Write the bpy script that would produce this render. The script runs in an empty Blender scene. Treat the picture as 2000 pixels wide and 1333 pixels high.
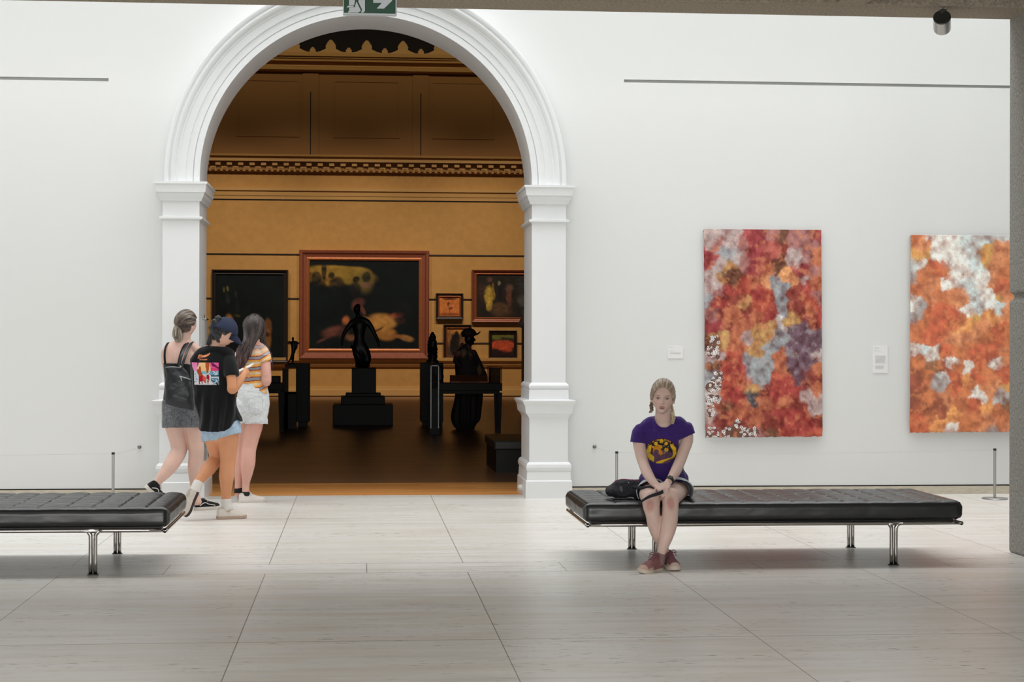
import bpy, math, random
import numpy as np
from mathutils import Vector, Matrix
random.seed(7); np.random.seed(7)
SC = bpy.context.scene
COL = SC.collection
PI = math.pi
def A(*v): return np.array(v, dtype=float)
def nrm(v):
    v = np.asarray(v, float); return v/ (np.linalg.norm(v)+1e-12)
# ------------------------------------------------ camera (also used to turn a pixel + distance into metres)
F = 3426.0; H = 1.42
_th, _p, _r = math.atan(300/F), 9.2/F, 0.0024
_rt = A(math.cos(_th), -math.sin(_th), 0); _fw = A(math.sin(_th), math.cos(_th), 0); _up = A(0, 0, 1)
_fw, _up = _fw*math.cos(_p)+_up*math.sin(_p), _up*math.cos(_p)-_fw*math.sin(_p)
_rt, _up = _rt*math.cos(_r)+_up*math.sin(_r), _up*math.cos(_r)-_rt*math.sin(_r)
CAMP = A(0, 0, H)
def P(x, y, Y=None, z=None, X=None):
    d = _fw*F + _rt*(x-1000) - _up*(y-666.5)
    if Y is not None: t = (Y-CAMP[1])/d[1]
    elif z is not None: t = (z-CAMP[2])/d[2]
    else: t = (X-CAMP[0])/d[0]
    return CAMP + d*t
def PX(p):
    q = np.asarray(p)-CAMP
    zc = q@_fw
    return 1000+F*(q@_rt)/zc, 666.5-F*(q@_up)/zc
cam = bpy.data.objects.new('camera', bpy.data.cameras.new('camera'))
COL.objects.link(cam)
cam.data.sensor_width = 36; cam.data.lens = F/2000*36; cam.data.clip_start = .1; cam.data.clip_end = 200
M4 = Matrix.Identity(4)
for i in range(3):
    M4[i][0] = _rt[i]; M4[i][1] = _up[i]; M4[i][2] = -_fw[i]; M4[i][3] = CAMP[i]
cam.matrix_world = M4
SC.camera = cam
SC.view_settings.view_transform = 'Standard'; SC.view_settings.look = 'None'
SC.view_settings.gamma = 1; SC.view_settings.use_curve_mapping = False; SC.view_settings.exposure = .27

# ------------------------------------------------ colour and noise
def lin(v):
    v = np.asarray(v, float)/255
    return np.where(v <= .04045, v/12.92, ((v+.055)/1.055)**2.4)
def C4(r, g, b): 
    l = lin([r, g, b]); return (l[0], l[1], l[2], 1)
def _hash(ix, iy, iz, s):
    h = (ix.astype(np.int64)*374761393 + iy.astype(np.int64)*668265263 + iz.astype(np.int64)*2147483647 + s*974634777) & 0xffffffff
    h = ((h ^ (h >> 13))*1274126177) & 0xffffffff
    h = ((h ^ (h >> 16))*2246822519) & 0xffffffff
    return ((h ^ (h >> 15)) & 0xffff)/65535.0
def noise(p, s=0):
    p = np.asarray(p, float); i = np.floor(p); f = p-i; f = f*f*(3-2*f); o = 0
    for a in (0, 1):
        for b in (0, 1):
            for c in (0, 1):
                w = (f[:, 0] if a else 1-f[:, 0])*(f[:, 1] if b else 1-f[:, 1])*(f[:, 2] if c else 1-f[:, 2])
                o = o + w*_hash(i[:, 0]+a, i[:, 1]+b, i[:, 2]+c, s)
    return o*2-1
def fbm(p, oct=4, s=0):
    p = np.asarray(p, float); o = 0; a = 1; t = 0
    for k in range(oct):
        o = o + a*noise(p*(2.03**k)+k*7.7, s+k); t += a; a *= .5
    return o/t
def sstep(a, b, x):
    t = np.clip((x-a)/(b-a), 0, 1); return t*t*(3-2*t)

# ------------------------------------------------ materials
def new_mat(name):
    m = bpy.data.materials.new(name); m.use_nodes = True
    nt = m.node_tree; b = nt.nodes['Principled BSDF']; return m, nt, b
def mat(name, col, rough=.6, metal=0, spec=.5, bump=0, bscale=40, var=0, vscale=8, stretch=(1, 1, 1), coat=0, sheen=0):
    m, nt, b = new_mat(name)
    b.inputs['Base Color'].default_value = C4(*col); b.inputs['Roughness'].default_value = rough
    b.inputs['Metallic'].default_value = metal; b.inputs['Specular IOR Level'].default_value = spec
    b.inputs['Coat Weight'].default_value = coat; b.inputs['Sheen Weight'].default_value = sheen
    if bump or var:
        tc = nt.nodes.new('ShaderNodeTexCoord'); mp = nt.nodes.new('ShaderNodeMapping')
        mp.inputs['Scale'].default_value = stretch
        nt.links.new(tc.outputs['Object'], mp.inputs[0])
    if var:
        n = nt.nodes.new('ShaderNodeTexNoise'); n.inputs['Scale'].default_value = vscale; n.inputs['Detail'].default_value = 6
        nt.links.new(mp.outputs[0], n.inputs['Vector'])
        r = nt.nodes.new('ShaderNodeValToRGB'); c = np.array(C4(*col)[:3])
        r.color_ramp.elements[0].position = .3; r.color_ramp.elements[1].position = .7
        r.color_ramp.elements[0].color = (*(c*(1-var)), 1); r.color_ramp.elements[1].color = (*np.minimum(c*(1+var), 1), 1)
        nt.links.new(n.outputs['Fac'], r.inputs[0]); nt.links.new(r.outputs[0], b.inputs['Base Color'])
    if bump:
        n = nt.nodes.new('ShaderNodeTexNoise'); n.inputs['Scale'].default_value = bscale; n.inputs['Detail'].default_value = 5
        nt.links.new(mp.outputs[0], n.inputs['Vector'])
        bp = nt.nodes.new('ShaderNodeBump'); bp.inputs['Strength'].default_value = bump; bp.inputs['Distance'].default_value = .01
        nt.links.new(n.outputs['Fac'], bp.inputs['Height']); nt.links.new(bp.outputs[0], b.inputs['Normal'])
    return m
def mat_attr(name, rough=.6, spec=.4, sss=0, sheen=0, metal=0, bump=0, bscale=300):
    m, nt, b = new_mat(name)
    a = nt.nodes.new('ShaderNodeAttribute'); a.attribute_name = 'Col'
    nt.links.new(a.outputs['Color'], b.inputs['Base Color'])
    b.inputs['Roughness'].default_value = rough; b.inputs['Specular IOR Level'].default_value = spec
    b.inputs['Sheen Weight'].default_value = sheen; b.inputs['Metallic'].default_value = metal
    if sss:
        b.inputs['Subsurface Weight'].default_value = sss; b.inputs['Subsurface Radius'].default_value = (.012, .005, .003)
        b.inputs['Subsurface Scale'].default_value = 1
    if bump:
        tc = nt.nodes.new('ShaderNodeTexCoord'); n = nt.nodes.new('ShaderNodeTexNoise'); n.inputs['Scale'].default_value = bscale
        nt.links.new(tc.outputs['Object'], n.inputs['Vector'])
        bp = nt.nodes.new('ShaderNodeBump'); bp.inputs['Strength'].default_value = bump; bp.inputs['Distance'].default_value = .004
        nt.links.new(n.outputs['Fac'], bp.inputs['Height']); nt.links.new(bp.outputs[0], b.inputs['Normal'])
    return m

# ------------------------------------------------ objects
ORG = {}
def tag(o, label=None, cat=None, group=None, kind=None):
    if label: o['label'] = label
    if cat: o['category'] = cat
    if group: o['group'] = group
    if kind: o['kind'] = kind
    return o
def thing(name, label, cat, loc, group=None):
    o = bpy.data.objects.new(name, None); COL.objects.link(o); o.empty_display_size = .1
    o.location = tuple(float(v) for v in loc); ORG[o.name] = A(*loc)
    return tag(o, label, cat, group)

class MB:
    def __init__(s): s.v = []; s.f = []; s.n = 0
    def add(s, v, f):
        v = np.asarray(v, float).reshape(-1, 3)
        s.v.append(v); s.f += [tuple(int(i)+s.n for i in q) for q in f]; s.n += len(v); return s
    def box(s, a, b):
        a = np.minimum(a, b), np.maximum(a, b); lo, hi = a
        v = [(x, y, z) for x in (lo[0], hi[0]) for y in (lo[1], hi[1]) for z in (lo[2], hi[2])]
        return s.add(v, [(0, 1, 3, 2), (4, 6, 7, 5), (0, 4, 5, 1), (2, 3, 7, 6), (0, 2, 6, 4), (1, 5, 7, 3)])
    def obox(s, c, ax, ay, az):
        c, ax, ay, az = map(np.asarray, (c, ax, ay, az))
        v = [c+i*ax+j*ay+k*az for i in (-1, 1) for j in (-1, 1) for k in (-1, 1)]
        return s.add(v, [(0, 1, 3, 2), (4, 6, 7, 5), (0, 4, 5, 1), (2, 3, 7, 6), (0, 2, 6, 4), (1, 5, 7, 3)])
    def prism(s, pts, d):
        pts = np.asarray(pts, float); n = len(pts); v = np.vstack([pts, pts+np.asarray(d)])
        f = [tuple(range(n))[::-1], tuple(range(n, 2*n))]+[(i, (i+1) % n, (i+1) % n+n, i+n) for i in range(n)]
        return s.add(v, f)
    def rings(s, R, closed=True, cap=True, loop=False):
        R = np.asarray(R); m, n = R.shape[:2]; f = []
        rng = range(n) if closed else range(n-1)
        for i in range(m if loop else m-1):
            for j in rng:
                a, b = i*n+j, i*n+(j+1) % n; k = (i+1) % m
                f.append((a, b, k*n+(j+1) % n, k*n+j))
        if cap and not loop: f.append(tuple(range(n))[::-1]); f.append(tuple(range((m-1)*n, m*n)))
        return s.add(R.reshape(-1, 3), f)
    def loft(s, pts, ra, rb=None, side=(1, 0, 0), n=20, sub=4, cap=.9):
        pts = np.asarray(pts, float); ra = np.broadcast_to(np.asarray(ra, float), (len(pts),)); rb = ra if rb is None else np.broadcast_to(np.asarray(rb, float), (len(pts),))
        D = np.hstack([pts, ra[:, None], rb[:, None]])
        if sub > 1 and len(D) > 1:
            E = np.vstack([2*D[0]-D[1], D, 2*D[-1]-D[-2]]); out = []
            for i in range(1, len(E)-2):
                p0, p1, p2, p3 = E[i-1:i+3]
                for t in np.linspace(0, 1, sub, endpoint=False):
                    out.append(.5*((2*p1)+(-p0+p2)*t+(2*p0-5*p1+4*p2-p3)*t*t+(-p0+3*p1-3*p2+p3)*t**3))
            out.append(D[-1]); D = np.array(out)
        D[:, 3:] = np.maximum(D[:, 3:], 1e-4)
        T = np.gradient(D[:, :3], axis=0); a = np.linspace(0, 2*PI, n, endpoint=False); R = []
        side = np.asarray(side, float)
        def ring(c, t, x, y):
            sd = nrm(side-(side@t)*t); q = np.cross(t, sd)
            return c+np.outer(np.cos(a)*x, sd)+np.outer(np.sin(a)*y, q)
        T = np.array([nrm(t) for t in T])
        if cap:
            r0 = min(D[0, 3], D[0, 4])*cap
            for g in (.12, .45, .8): R.append(ring(D[0, :3]-T[0]*r0*math.cos(g*PI/2), T[0], D[0, 3]*math.sin(g*PI/2), D[0, 4]*math.sin(g*PI/2)))
        for d, t in zip(D, T): R.append(ring(d[:3], t, d[3], d[4]))
        if cap:
            r0 = min(D[-1, 3], D[-1, 4])*cap
            for g in (.8, .45, .12): R.append(ring(D[-1, :3]+T[-1]*r0*math.cos(g*PI/2), T[-1], D[-1, 3]*math.sin(g*PI/2), D[-1, 4]*math.sin(g*PI/2)))
        return s.rings(R)
    def tube(s, pts, r, n=12, sub=1): 
        p = np.asarray(pts, float); d = nrm(p[-1]-p[0]); sd = (1, 0, 0) if abs(d[0]) < .8 else (0, 0, 1)
        return s.loft(p, r, side=sd, n=n, sub=sub, cap=0)
    def lathe(s, c, prof, n=32, axis=(0, 0, 1), up=(1, 0, 0)):
        c = np.asarray(c, float); ax = nrm(axis); u = nrm(np.asarray(up)-np.dot(up, ax)*ax); w = np.cross(ax, u); a = np.linspace(0, 2*PI, n, endpoint=False)
        return s.rings([c+ax*h+np.outer(np.cos(a)*max(r, 1e-4), u)+np.outer(np.sin(a)*max(r, 1e-4), w) for r, h in prof])
    def ball(s, c, r, n=20, m=12, fn=None):
        r = np.broadcast_to(np.asarray(r, float), (3,)); R = []
        for i in range(m+1):
            ph = PI*(.02+.96*i/m); a = np.linspace(0, 2*PI, n, endpoint=False)
            R.append(np.stack([np.cos(a)*math.sin(ph)*r[0], np.sin(a)*math.sin(ph)*r[1], np.full(n, -math.cos(ph)*r[2])], 1)+np.asarray(c))
        return s.rings(R)
    def build(s, name, m, parent=None, smooth=True, remesh=0, sm=0, cut=None, disp=None, paint=None, solid=0, origin=None, bevel=0, fine=0):
        V = np.vstack(s.v); me = bpy.data.meshes.new(name); me.from_pydata(V.tolist(), [], s.f); me.update()
        if remesh or bevel or fine:
            o = bpy.data.objects.new('tmp', me); COL.objects.link(o)
            if remesh:
                k = o.modifiers.new('r', 'REMESH'); k.mode = 'VOXEL'; k.voxel_size = remesh; k.use_smooth_shade = True
                if sm: k = o.modifiers.new('s', 'SMOOTH'); k.factor = .5; k.iterations = sm
            if bevel:
                k = o.modifiers.new('b', 'BEVEL'); k.width = bevel; k.segments = 2; k.limit_method = 'ANGLE'; k.angle_limit = .6
            dg = bpy.context.evaluated_depsgraph_get(); dg.update()
            me2 = bpy.data.meshes.new_from_object(o.evaluated_get(dg)); bpy.data.objects.remove(o); bpy.data.meshes.remove(me); me = me2; me.name = name
        n = len(me.vertices); co = np.empty(n*3); me.vertices.foreach_get('co', co); co = co.reshape(-1, 3)
        if disp is not None:
            nm = np.empty(n*3); me.vertex_normals.foreach_get('vector', nm); nm = nm.reshape(-1, 3); co = disp(co, nm); 
        ci = None
        if cut is not None:
            import bmesh
            kill = cut(co); me.vertices.foreach_set('co', co.ravel()); b = bmesh.new(); b.from_mesh(me); b.verts.ensure_lookup_table()
            bmesh.ops.delete(b, geom=[v for v, k in zip(b.verts[:], kill) if k], context='VERTS')
            # drop loose crumbs, relax the cut edge
            for _ in range(3):
                mv = {}
                for v in b.verts:
                    if v.is_boundary:
                        nb = [e.other_vert(v).co for e in v.link_edges if e.is_boundary]
                        if len(nb) == 2: mv[v] = v.co*.4+(nb[0]+nb[1])*.3
                for v, c in mv.items(): v.co = c
            b.to_mesh(me); b.free(); n = len(me.vertices); co = np.empty(n*3); me.vertices.foreach_get('co', co); co = co.reshape(-1, 3)
        if paint is not None:
            c = np.asarray(paint(co), float)
            if c.ndim == 1: c = np.tile(c, (n, 1))
            at = me.color_attributes.new('Col', 'FLOAT_COLOR', 'POINT'); buf = np.ones((n, 4)); buf[:, :3] = np.clip(c[:, :3], 0, 1); at.data.foreach_set('color', buf.ravel().astype(np.float32))
        if parent is not None: org = ORG[parent.name]
        elif origin is not None: org = np.asarray(origin, float)
        else:
            lo, hi = co.min(0), co.max(0); org = A((lo[0]+hi[0])/2, (lo[1]+hi[1])/2, lo[2])
        me.vertices.foreach_set('co', (co-org).ravel()); me.update()
        if smooth is True: me.polygons.foreach_set('use_smooth', [True]*len(me.polygons))
        else: me.polygons.foreach_set('use_smooth', [False]*len(me.polygons))
        me.materials.clear(); me.materials.append(m)
        ob = bpy.data.objects.new(name, me); COL.objects.link(ob); ORG[ob.name] = org
        if parent is not None: ob.parent = parent
        else: ob.location = tuple(org)
        if solid: k = ob.modifiers.new('solid', 'SOLIDIFY'); k.thickness = solid; k.offset = -1
        if smooth == 'auto':
            me.polygons.foreach_set('use_smooth', [True]*len(me.polygons))
            k = ob.modifiers.new('es', 'EDGE_SPLIT'); k.split_angle = .55
        return ob
def struct(o): o['kind'] = 'structure'; return o
def polyin(px, py, poly):
    """vectorised point in polygon"""
    poly = np.asarray(poly, float); ins = np.zeros(len(px), bool); j = len(poly)-1
    for i in range(len(poly)):
        xi, yi = poly[i]; xj, yj = poly[j]
        c = ((yi > py) != (yj > py)) & (px < (xj-xi)*(py-yi)/(yj-yi+1e-12)+xi); ins ^= c; j = i
    return ins
def segd(px, py, pts):
    d = np.full(len(px), 1e9)
    for (ax, ay), (bx, by) in zip(pts[:-1], pts[1:]):
        vx, vy = bx-ax, by-ay; t = np.clip(((px-ax)*vx+(py-ay)*vy)/(vx*vx+vy*vy+1e-9), 0, 1)
        d = np.minimum(d, np.hypot(px-ax-t*vx, py-ay-t*vy))
    return d
# ================================================= the setting
YW = 16.48; YS = 16.29; YB = 17.05; YF = 48.8; YTH = 16.66
HW = C4(226, 226, 224)
M_white = mat('white_paint', (223, 224, 223), rough=.55, spec=.3, bump=.02, bscale=60)
M_trimw = mat('white_gloss_paint', (228, 230, 231), rough=.35, spec=.4)
M_ochre = mat('ochre_paint', (192, 142, 80), rough=.7, spec=.2, bump=.05, bscale=30, var=.06, vscale=6)
M_ochre2 = mat('ochre_gilt_paint', (198, 150, 88), rough=.55, spec=.3)
M_attic = mat('dimmed_ochre_paint', (158, 112, 66), rough=.7, spec=.2)  # attic ochre, its weaker light put into the colour
M_conc = mat('concrete', (150, 148, 141), rough=.9, spec=.2, bump=1, bscale=110, var=.34, vscale=75, stretch=(1, 1, .7))
M_concb = mat('beam_concrete', (160, 149, 132), rough=.9, spec=.2, bump=.9, bscale=120, var=.28, vscale=60)
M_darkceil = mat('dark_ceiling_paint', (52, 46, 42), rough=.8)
M_dark = mat('black_gap', (16, 14, 14), rough=.8)
M_skirt = mat('travertine_skirting', (196, 186, 168), rough=.5, var=.12, vscale=14, stretch=(1, 1, 4))

class NT:
    """tiny helper to write shader maths"""
    def __init__(s, nt): s.nt = nt
    def m(s, op, a, b=None, c=None):
        n = s.nt.nodes.new('ShaderNodeMath'); n.operation = op
        for i, v in enumerate((a, b, c)):
            if v is None: continue
            if isinstance(v, (int, float)): n.inputs[i].default_value = v
            else: s.nt.links.new(v, n.inputs[i])
        return n.outputs[0]
    def noise(s, vec, scale, detail=5, rough=.6):
        n = s.nt.nodes.new('ShaderNodeTexNoise'); n.inputs['Scale'].default_value = scale; n.inputs['Detail'].default_value = detail; n.inputs['Roughness'].default_value = rough
        s.nt.links.new(vec, n.inputs['Vector']); return n.outputs['Fac']
    def map(s, vec, scale, loc=(0, 0, 0)):
        n = s.nt.nodes.new('ShaderNodeMapping'); n.inputs['Scale'].default_value = scale; n.inputs['Location'].default_value = loc
        s.nt.links.new(vec, n.inputs[0]); return n.outputs[0]
    def ramp(s, f, stops):
        r = s.nt.nodes.new('ShaderNodeValToRGB'); e = r.color_ramp.elements
        while len(e) < len(stops): e.new(.5)
        for q, (p, c) in zip(e, stops): q.position = p; q.color = c if len(c) == 4 else (*c, 1)
        s.nt.links.new(f, r.inputs[0]); return r.outputs[0]
    def mix(s, f, a, b, mode='MIX'):
        n = s.nt.nodes.new('ShaderNodeMix'); n.data_type = 'RGBA'; n.blend_type = mode
        for i, v in ((0, f), (6, a), (7, b)):
            if isinstance(v, (int, float, tuple)): n.inputs[i].default_value = v
            else: s.nt.links.new(v, n.inputs[i])
        return n.outputs[2]

def stone_floor():
    m, nt, b = new_mat('travertine_floor'); g = NT(nt)
    geo = nt.nodes.new('ShaderNodeNewGeometry'); pos = geo.outputs['Position']
    sp = nt.nodes.new('ShaderNodeSeparateXYZ'); nt.links.new(pos, sp.inputs[0]); X, Y = sp.outputs[0], sp.outputs[1]
    Y1 = P(700, 1101.5, z=0)[1]; Y0 = P(700, 1120, z=0)[1]
    band = g.m('MULTIPLY', g.m('GREATER_THAN', Y, Y0), g.m('LESS_THAN', Y, Y1))
    xs = g.m('ADD', X, g.m('MULTIPLY', band, 1.257/2))
    fx = g.m('FRACT', g.m('DIVIDE', g.m('ADD', xs, .572+125.7), 1.257))
    dx = g.m('MULTIPLY', g.m('MINIMUM', fx, g.m('SUBTRACT', 1, fx)), 1.257)
    jx = g.m('LESS_THAN', dx, .0022)
    j = jx
    for yy in (Y1, Y0, Y1-3.0, Y1+3.0, Y1-6, Y1+2.55):
        j = g.m('MAXIMUM', j, g.m('LESS_THAN', g.m('ABSOLUTE', g.m('SUBTRACT', Y, yy)), .004))
    # per-tile tone
    tile = nt.nodes.new('ShaderNodeTexWhiteNoise'); tile.noise_dimensions = '2D'
    cb = nt.nodes.new('ShaderNodeCombineXYZ')
    nt.links.new(g.m('FLOOR', g.m('DIVIDE', g.m('ADD', xs, .572+125.7), 1.257)), cb.inputs[0]); nt.links.new(g.m('FLOOR', g.m('DIVIDE', g.m('SUBTRACT', Y, Y1), 3.0)), cb.inputs[1])
    nt.links.new(cb.outputs[0], tile.inputs['Vector'])
    v1 = g.map(pos, (.9, 9, 1)); n1 = g.noise(v1, 1.2, 7, .65)
    v2 = g.map(pos, (.6, 5, 1)); n2 = g.noise(v2, 1.0, 4)
    v3 = g.map(pos, (9, 55, 1)); n3 = g.noise(v3, 1.0, 3, .6)
    v4 = g.map(pos, (.9, 1.6, 1), (5, 3, 0)); n4 = g.noise(v4, 1.3, 3)
    base = g.ramp(n1, [(.25, C4(203, 201, 196)), (.5, C4(224, 222, 217)), (.75, C4(234, 232, 228))])
    base = g.mix(g.m('MULTIPLY', g.m('GREATER_THAN', n2, .52), .22), base, C4(200, 188, 168))
    base = g.mix(g.m('MULTIPLY', tile.outputs[0], .18), base, C4(196, 186, 172))
    pit = g.m('MULTIPLY', g.m('MULTIPLY', g.ramp(n3, [(.61, (0, 0, 0)), (.67, (1, 1, 1))]), g.ramp(n4, [(.44, (0, 0, 0)), (.6, (1, 1, 1))])), .8)
    base = g.mix(pit, base, C4(96, 84, 68))
    base = g.mix(g.m('MULTIPLY', j, .85), base, C4(70, 66, 60))
    nt.links.new(base, b.inputs['Base Color'])
    rg = g.m('ADD', .25, g.m('MULTIPLY', n1, .16)); rg = g.m('ADD', rg, g.m('MULTIPLY', pit, .4)); nt.links.new(rg, b.inputs['Roughness'])
    b.inputs['Specular IOR Level'].default_value = .3
    bp = nt.nodes.new('ShaderNodeBump'); bp.inputs['Strength'].default_value = .06; bp.inputs['Distance'].default_value = .004
    nt.links.new(n1, bp.inputs['Height']); nt.links.new(bp.outputs[0], b.inputs['Normal'])
    return m
def wood_floor(name, dk, md, lt):
    m, nt, b = new_mat(name); g = NT(nt)
    geo = nt.nodes.new('ShaderNodeNewGeometry'); pos = geo.outputs['Position']
    sp = nt.nodes.new('ShaderNodeSeparateXYZ'); nt.links.new(pos, sp.inputs[0]); X, Y = sp.outputs[0], sp.outputs[1]
    row = g.m('FLOOR', g.m('DIVIDE', Y, .13)); wn = nt.nodes.new('ShaderNodeTexWhiteNoise'); wn.noise_dimensions = '1D'; nt.links.new(row, wn.inputs['W'])
    xs = g.m('ADD', X, g.m('MULTIPLY', wn.outputs[0], 1.7)); pl = g.m('FLOOR', g.m('DIVIDE', xs, 1.7))
    cb = nt.nodes.new('ShaderNodeCombineXYZ'); nt.links.new(pl, cb.inputs[0]); nt.links.new(row, cb.inputs[1])
    w2 = nt.nodes.new('ShaderNodeTexWhiteNoise'); w2.noise_dimensions = '2D'; nt.links.new(cb.outputs[0], w2.inputs['Vector'])
    grain = g.noise(g.map(pos, (1.2, 26, 1)), 1.5, 6)
    t = g.m('ADD', g.m('MULTIPLY', w2.outputs[0], .6), g.m('MULTIPLY', grain, .4))
    base = g.ramp(t, [(.1, C4(*dk)), (.5, C4(*md)), (.9, C4(*lt))])
    fy = g.m('FRACT', g.m('DIVIDE', Y, .13)); gap = g.m('LESS_THAN', fy, .03)
    base = g.mix(g.m('MULTIPLY', gap, .7), base, C4(40, 22, 12))
    nt.links.new(base, b.inputs['Base Color']); b.inputs['Roughness'].default_value = .32; b.inputs['Specular IOR Level'].default_value = .4
    return m
M_floor = stone_floor(); M_wood = wood_floor('hall_floorboards', (104, 72, 56), (132, 94, 72), (154, 112, 84)); M_lightpatch = wood_floor('light_patch_boards', (214, 136, 68), (238, 164, 92), (246, 184, 112))  # light patch inside the arch is painted as paler orange boards

def plain(name, a, b, m, smooth=False, **k): return MB().box(a, b).build(name, m, smooth=smooth, **k)
struct(plain('floor', (-10, -4.5, -.2), (10, YTH, 0), M_floor))
YT2 = 18.15
struct(plain('floor', (-10, YT2, -.2), (10, YF, 0), M_wood)); struct(plain('floor', (-10, YTH, -.2), (10, YT2, 0), M_lightpatch))

# ---- geometry of the arch
xl = P(389, 600, Y=YS)[0]; xr = P(1038.5, 600, Y=YS)[0]; XM = (xl+xr)/2; RI = (xr-xl)/2
xol = P(317, 600, Y=YS)[0]; xor_ = P(1105, 600, Y=YS)[0]
ZC = P(XM and 714, 352, Y=YS)[2]
ZCAP = P(1060, 361.5, Y=YS)[2]
# ---- white wall with the arched opening, slots cut in
def arch_pts(r, n=64): return [(XM+r*math.cos(t), ZC+r*math.sin(t)) for t in np.linspace(0, PI, n)]
ro = RI+.12
poly = [(-9, 0), (XM-ro, 0)]+[p for p in arch_pts(ro)[::-1]]+[(XM+ro, 0), (9, 0), (9, 14), (-9, 14)]
wb = MB().prism([(x, YW, z) for x, z in poly], (0, YB-YW-.02, 0))
V = np.vstack(wb.v); me = bpy.data.meshes.new('w'); me.from_pydata(V.tolist(), [], wb.f)
wo = bpy.data.objects.new('w', me); COL.objects.link(wo)
cuts = []
def slot(x0, x1, y, h):
    a = P(x0, y, Y=YW); b2 = P(x1, y, Y=YW)
    c = MB().box((a[0], YW-.05, a[2]-h/2), (b2[0], YW+.06, a[2]+h/2)); me_ = bpy.data.meshes.new('c'); me_.from_pydata(np.vstack(c.v).tolist(), [], c.f)
    co = bpy.data.objects.new('c', me_); COL.objects.link(co); k = wo.modifiers.new('b', 'BOOLEAN'); k.object = co; k.operation = 'DIFFERENCE'; k.solver = 'EXACT'; cuts.append(co)
slot(-300, 212, 148, .028); slot(1219, 2120, 158, .028)
z0 = P(1130, 954, Y=YW)[2]
dg = bpy.context.evaluated_depsgraph_get(); dg.update()
me2 = bpy.data.meshes.new_from_object(wo.evaluated_get(dg)); me2.name = 'wall_back'
for c in cuts: bpy.data.objects.remove(c)
bpy.data.objects.remove(wo); me2.materials.clear(); me2.materials.append(M_white)
for p in me2.polygons: p.use_smooth = False
wall = struct(bpy.data.objects.new('wall_back', me2)); COL.objects.link(wall)
# skirting: stone strip with a dark shadow gap above
zs = .078
for nm, a, b in (('baseboard_left', -9, xol-.06), ('baseboard_right', xor_+.06, 9)):
    struct(plain(nm, (a, YW-.012, 0), (b, YW+.02, zs), M_skirt))
    struct(plain('trim_1', (a, YW-.004, zs), (b, YW+.02, zs+.012), M_dark))
# ---- pilasters (profile read top to bottom as pixel row, step-out in pixels)
PROF = [(361.5, 16), (366, 16), (367, 14), (374, 13), (382, 12), (383, 10), (390, 8), (396, 5), (399, 4), (400, 1), (401, 0), (428.5, 0), (429, 6), (433, 6), (436, 2), (437, 0),
        (748, 0), (749, 2), (752, 5), (755, 6), (759, 5), (761, 3), (762, 5), (781, 5.5), (783, 19), (786, 18.5), (792, 15), (793, 14), (808, 12), (809, 10), (815, 6), (819, 4.5),
        (903, 4.5), (904, 7), (908, 10), (914, 11), (919, 10), (922, 8), (923, 9), (939, 10), (941, 12), (974.5, 12)]
PXM = 16.3/F
def pilaster(name, xi, xo):
    sg = 1 if xo > xi else -1; R = []
    for y, e in PROF:
        z = max(P(1060, y, Y=YS-e*PXM)[2], 0); e = e*PXM
        R.append([(xi-sg*e, YS-e, z), (xo+sg*e, YS-e, z), (xo+sg*e, YB+.0, z), (xi-sg*e, YB+e*.9, z)])
    R = np.array(R); R[-1, :, 2] = 0
    return struct(MB().rings(R).build(name, M_trimw, smooth=False))
pilaster('trim_2', xl, xol); pilaster('trim_3', xr, xor_)
# ---- archivolt swept round the arch
s = PXM
prof = [(324.5, None), (324.5, 0), (336, 0), (336.6, .012), (337.5, .012), (338, .0), (351, -.004), (351.6, -.018), (365, -.022), (366, -.03), (369, -.032), (371, -.055), (375, -.07), (378, -.072), (380, -.06), (382, -.058), (384, -.072), (388, -.08), (391, -.078), (392.5, -.06), (393, None)]
prof = [((r*RI/324.5) , (YB if d is None else YS+.02+d)) for r, d in prof]; prof[-1] = (prof[-1][0], YW+.05)
prof.append((RI+.2, YW+.05)); prof.append((RI+.2, YB))
R = []
zz = [ZCAP-ZC] if ZCAP < ZC else []
for t in [('s', 0)]+[('a', t) for t in np.linspace(0, PI, 97)]+[('s', PI)]:
    if t[0] == 's': R.append([(XM+r*math.cos(t[1]), y, min(ZCAP-.01, ZC)) for r, y in prof])
    else: R.append([(XM+r*math.cos(t[1]), y, ZC+r*math.sin(t[1])) for r, y in prof])
struct(MB().rings(np.array(R)).build('trim_4', M_trimw, smooth='auto'))

# ---- side walls and roof of the bright court
struct(plain('wall_left', (-9.2, 11.8, 0), (-9, YB, 14), M_white)); struct(plain('wall_right', (9, 11.8, 0), (9.2, YB, 14), M_white))
struct(plain('wall_front', (-9.2, 11.55, 4.6), (9.2, 11.8, 14), M_white))
struct(plain('ceiling', (-9.2, 11.55, 12.2), (9.2, YB, 12.4), M_white))
# ---- low coffered concrete ceiling over the camera with its edge beam, concrete wall end at the right
ZB = P(1000, 20, Y=11.8)[2]; XC = P(1970, 600, Y=11.8)[0]
beam = MB()
yb1 = 11.8; yb0 = P(1700, 12.5, z=ZB)[1]
struct(plain('ceiling', (-9.2, yb0, ZB), (9.2, yb1, ZB+.9), M_concb, bevel=.015))
struct(plain('ceiling', (-9.2, -4.5, ZB+.9), (9.2, 11.8, ZB+1.05), M_concb))
struct(plain('ceiling', (-9.2, -4.5, ZB+.55), (9.2, yb0, ZB+.62), M_darkceil))
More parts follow.
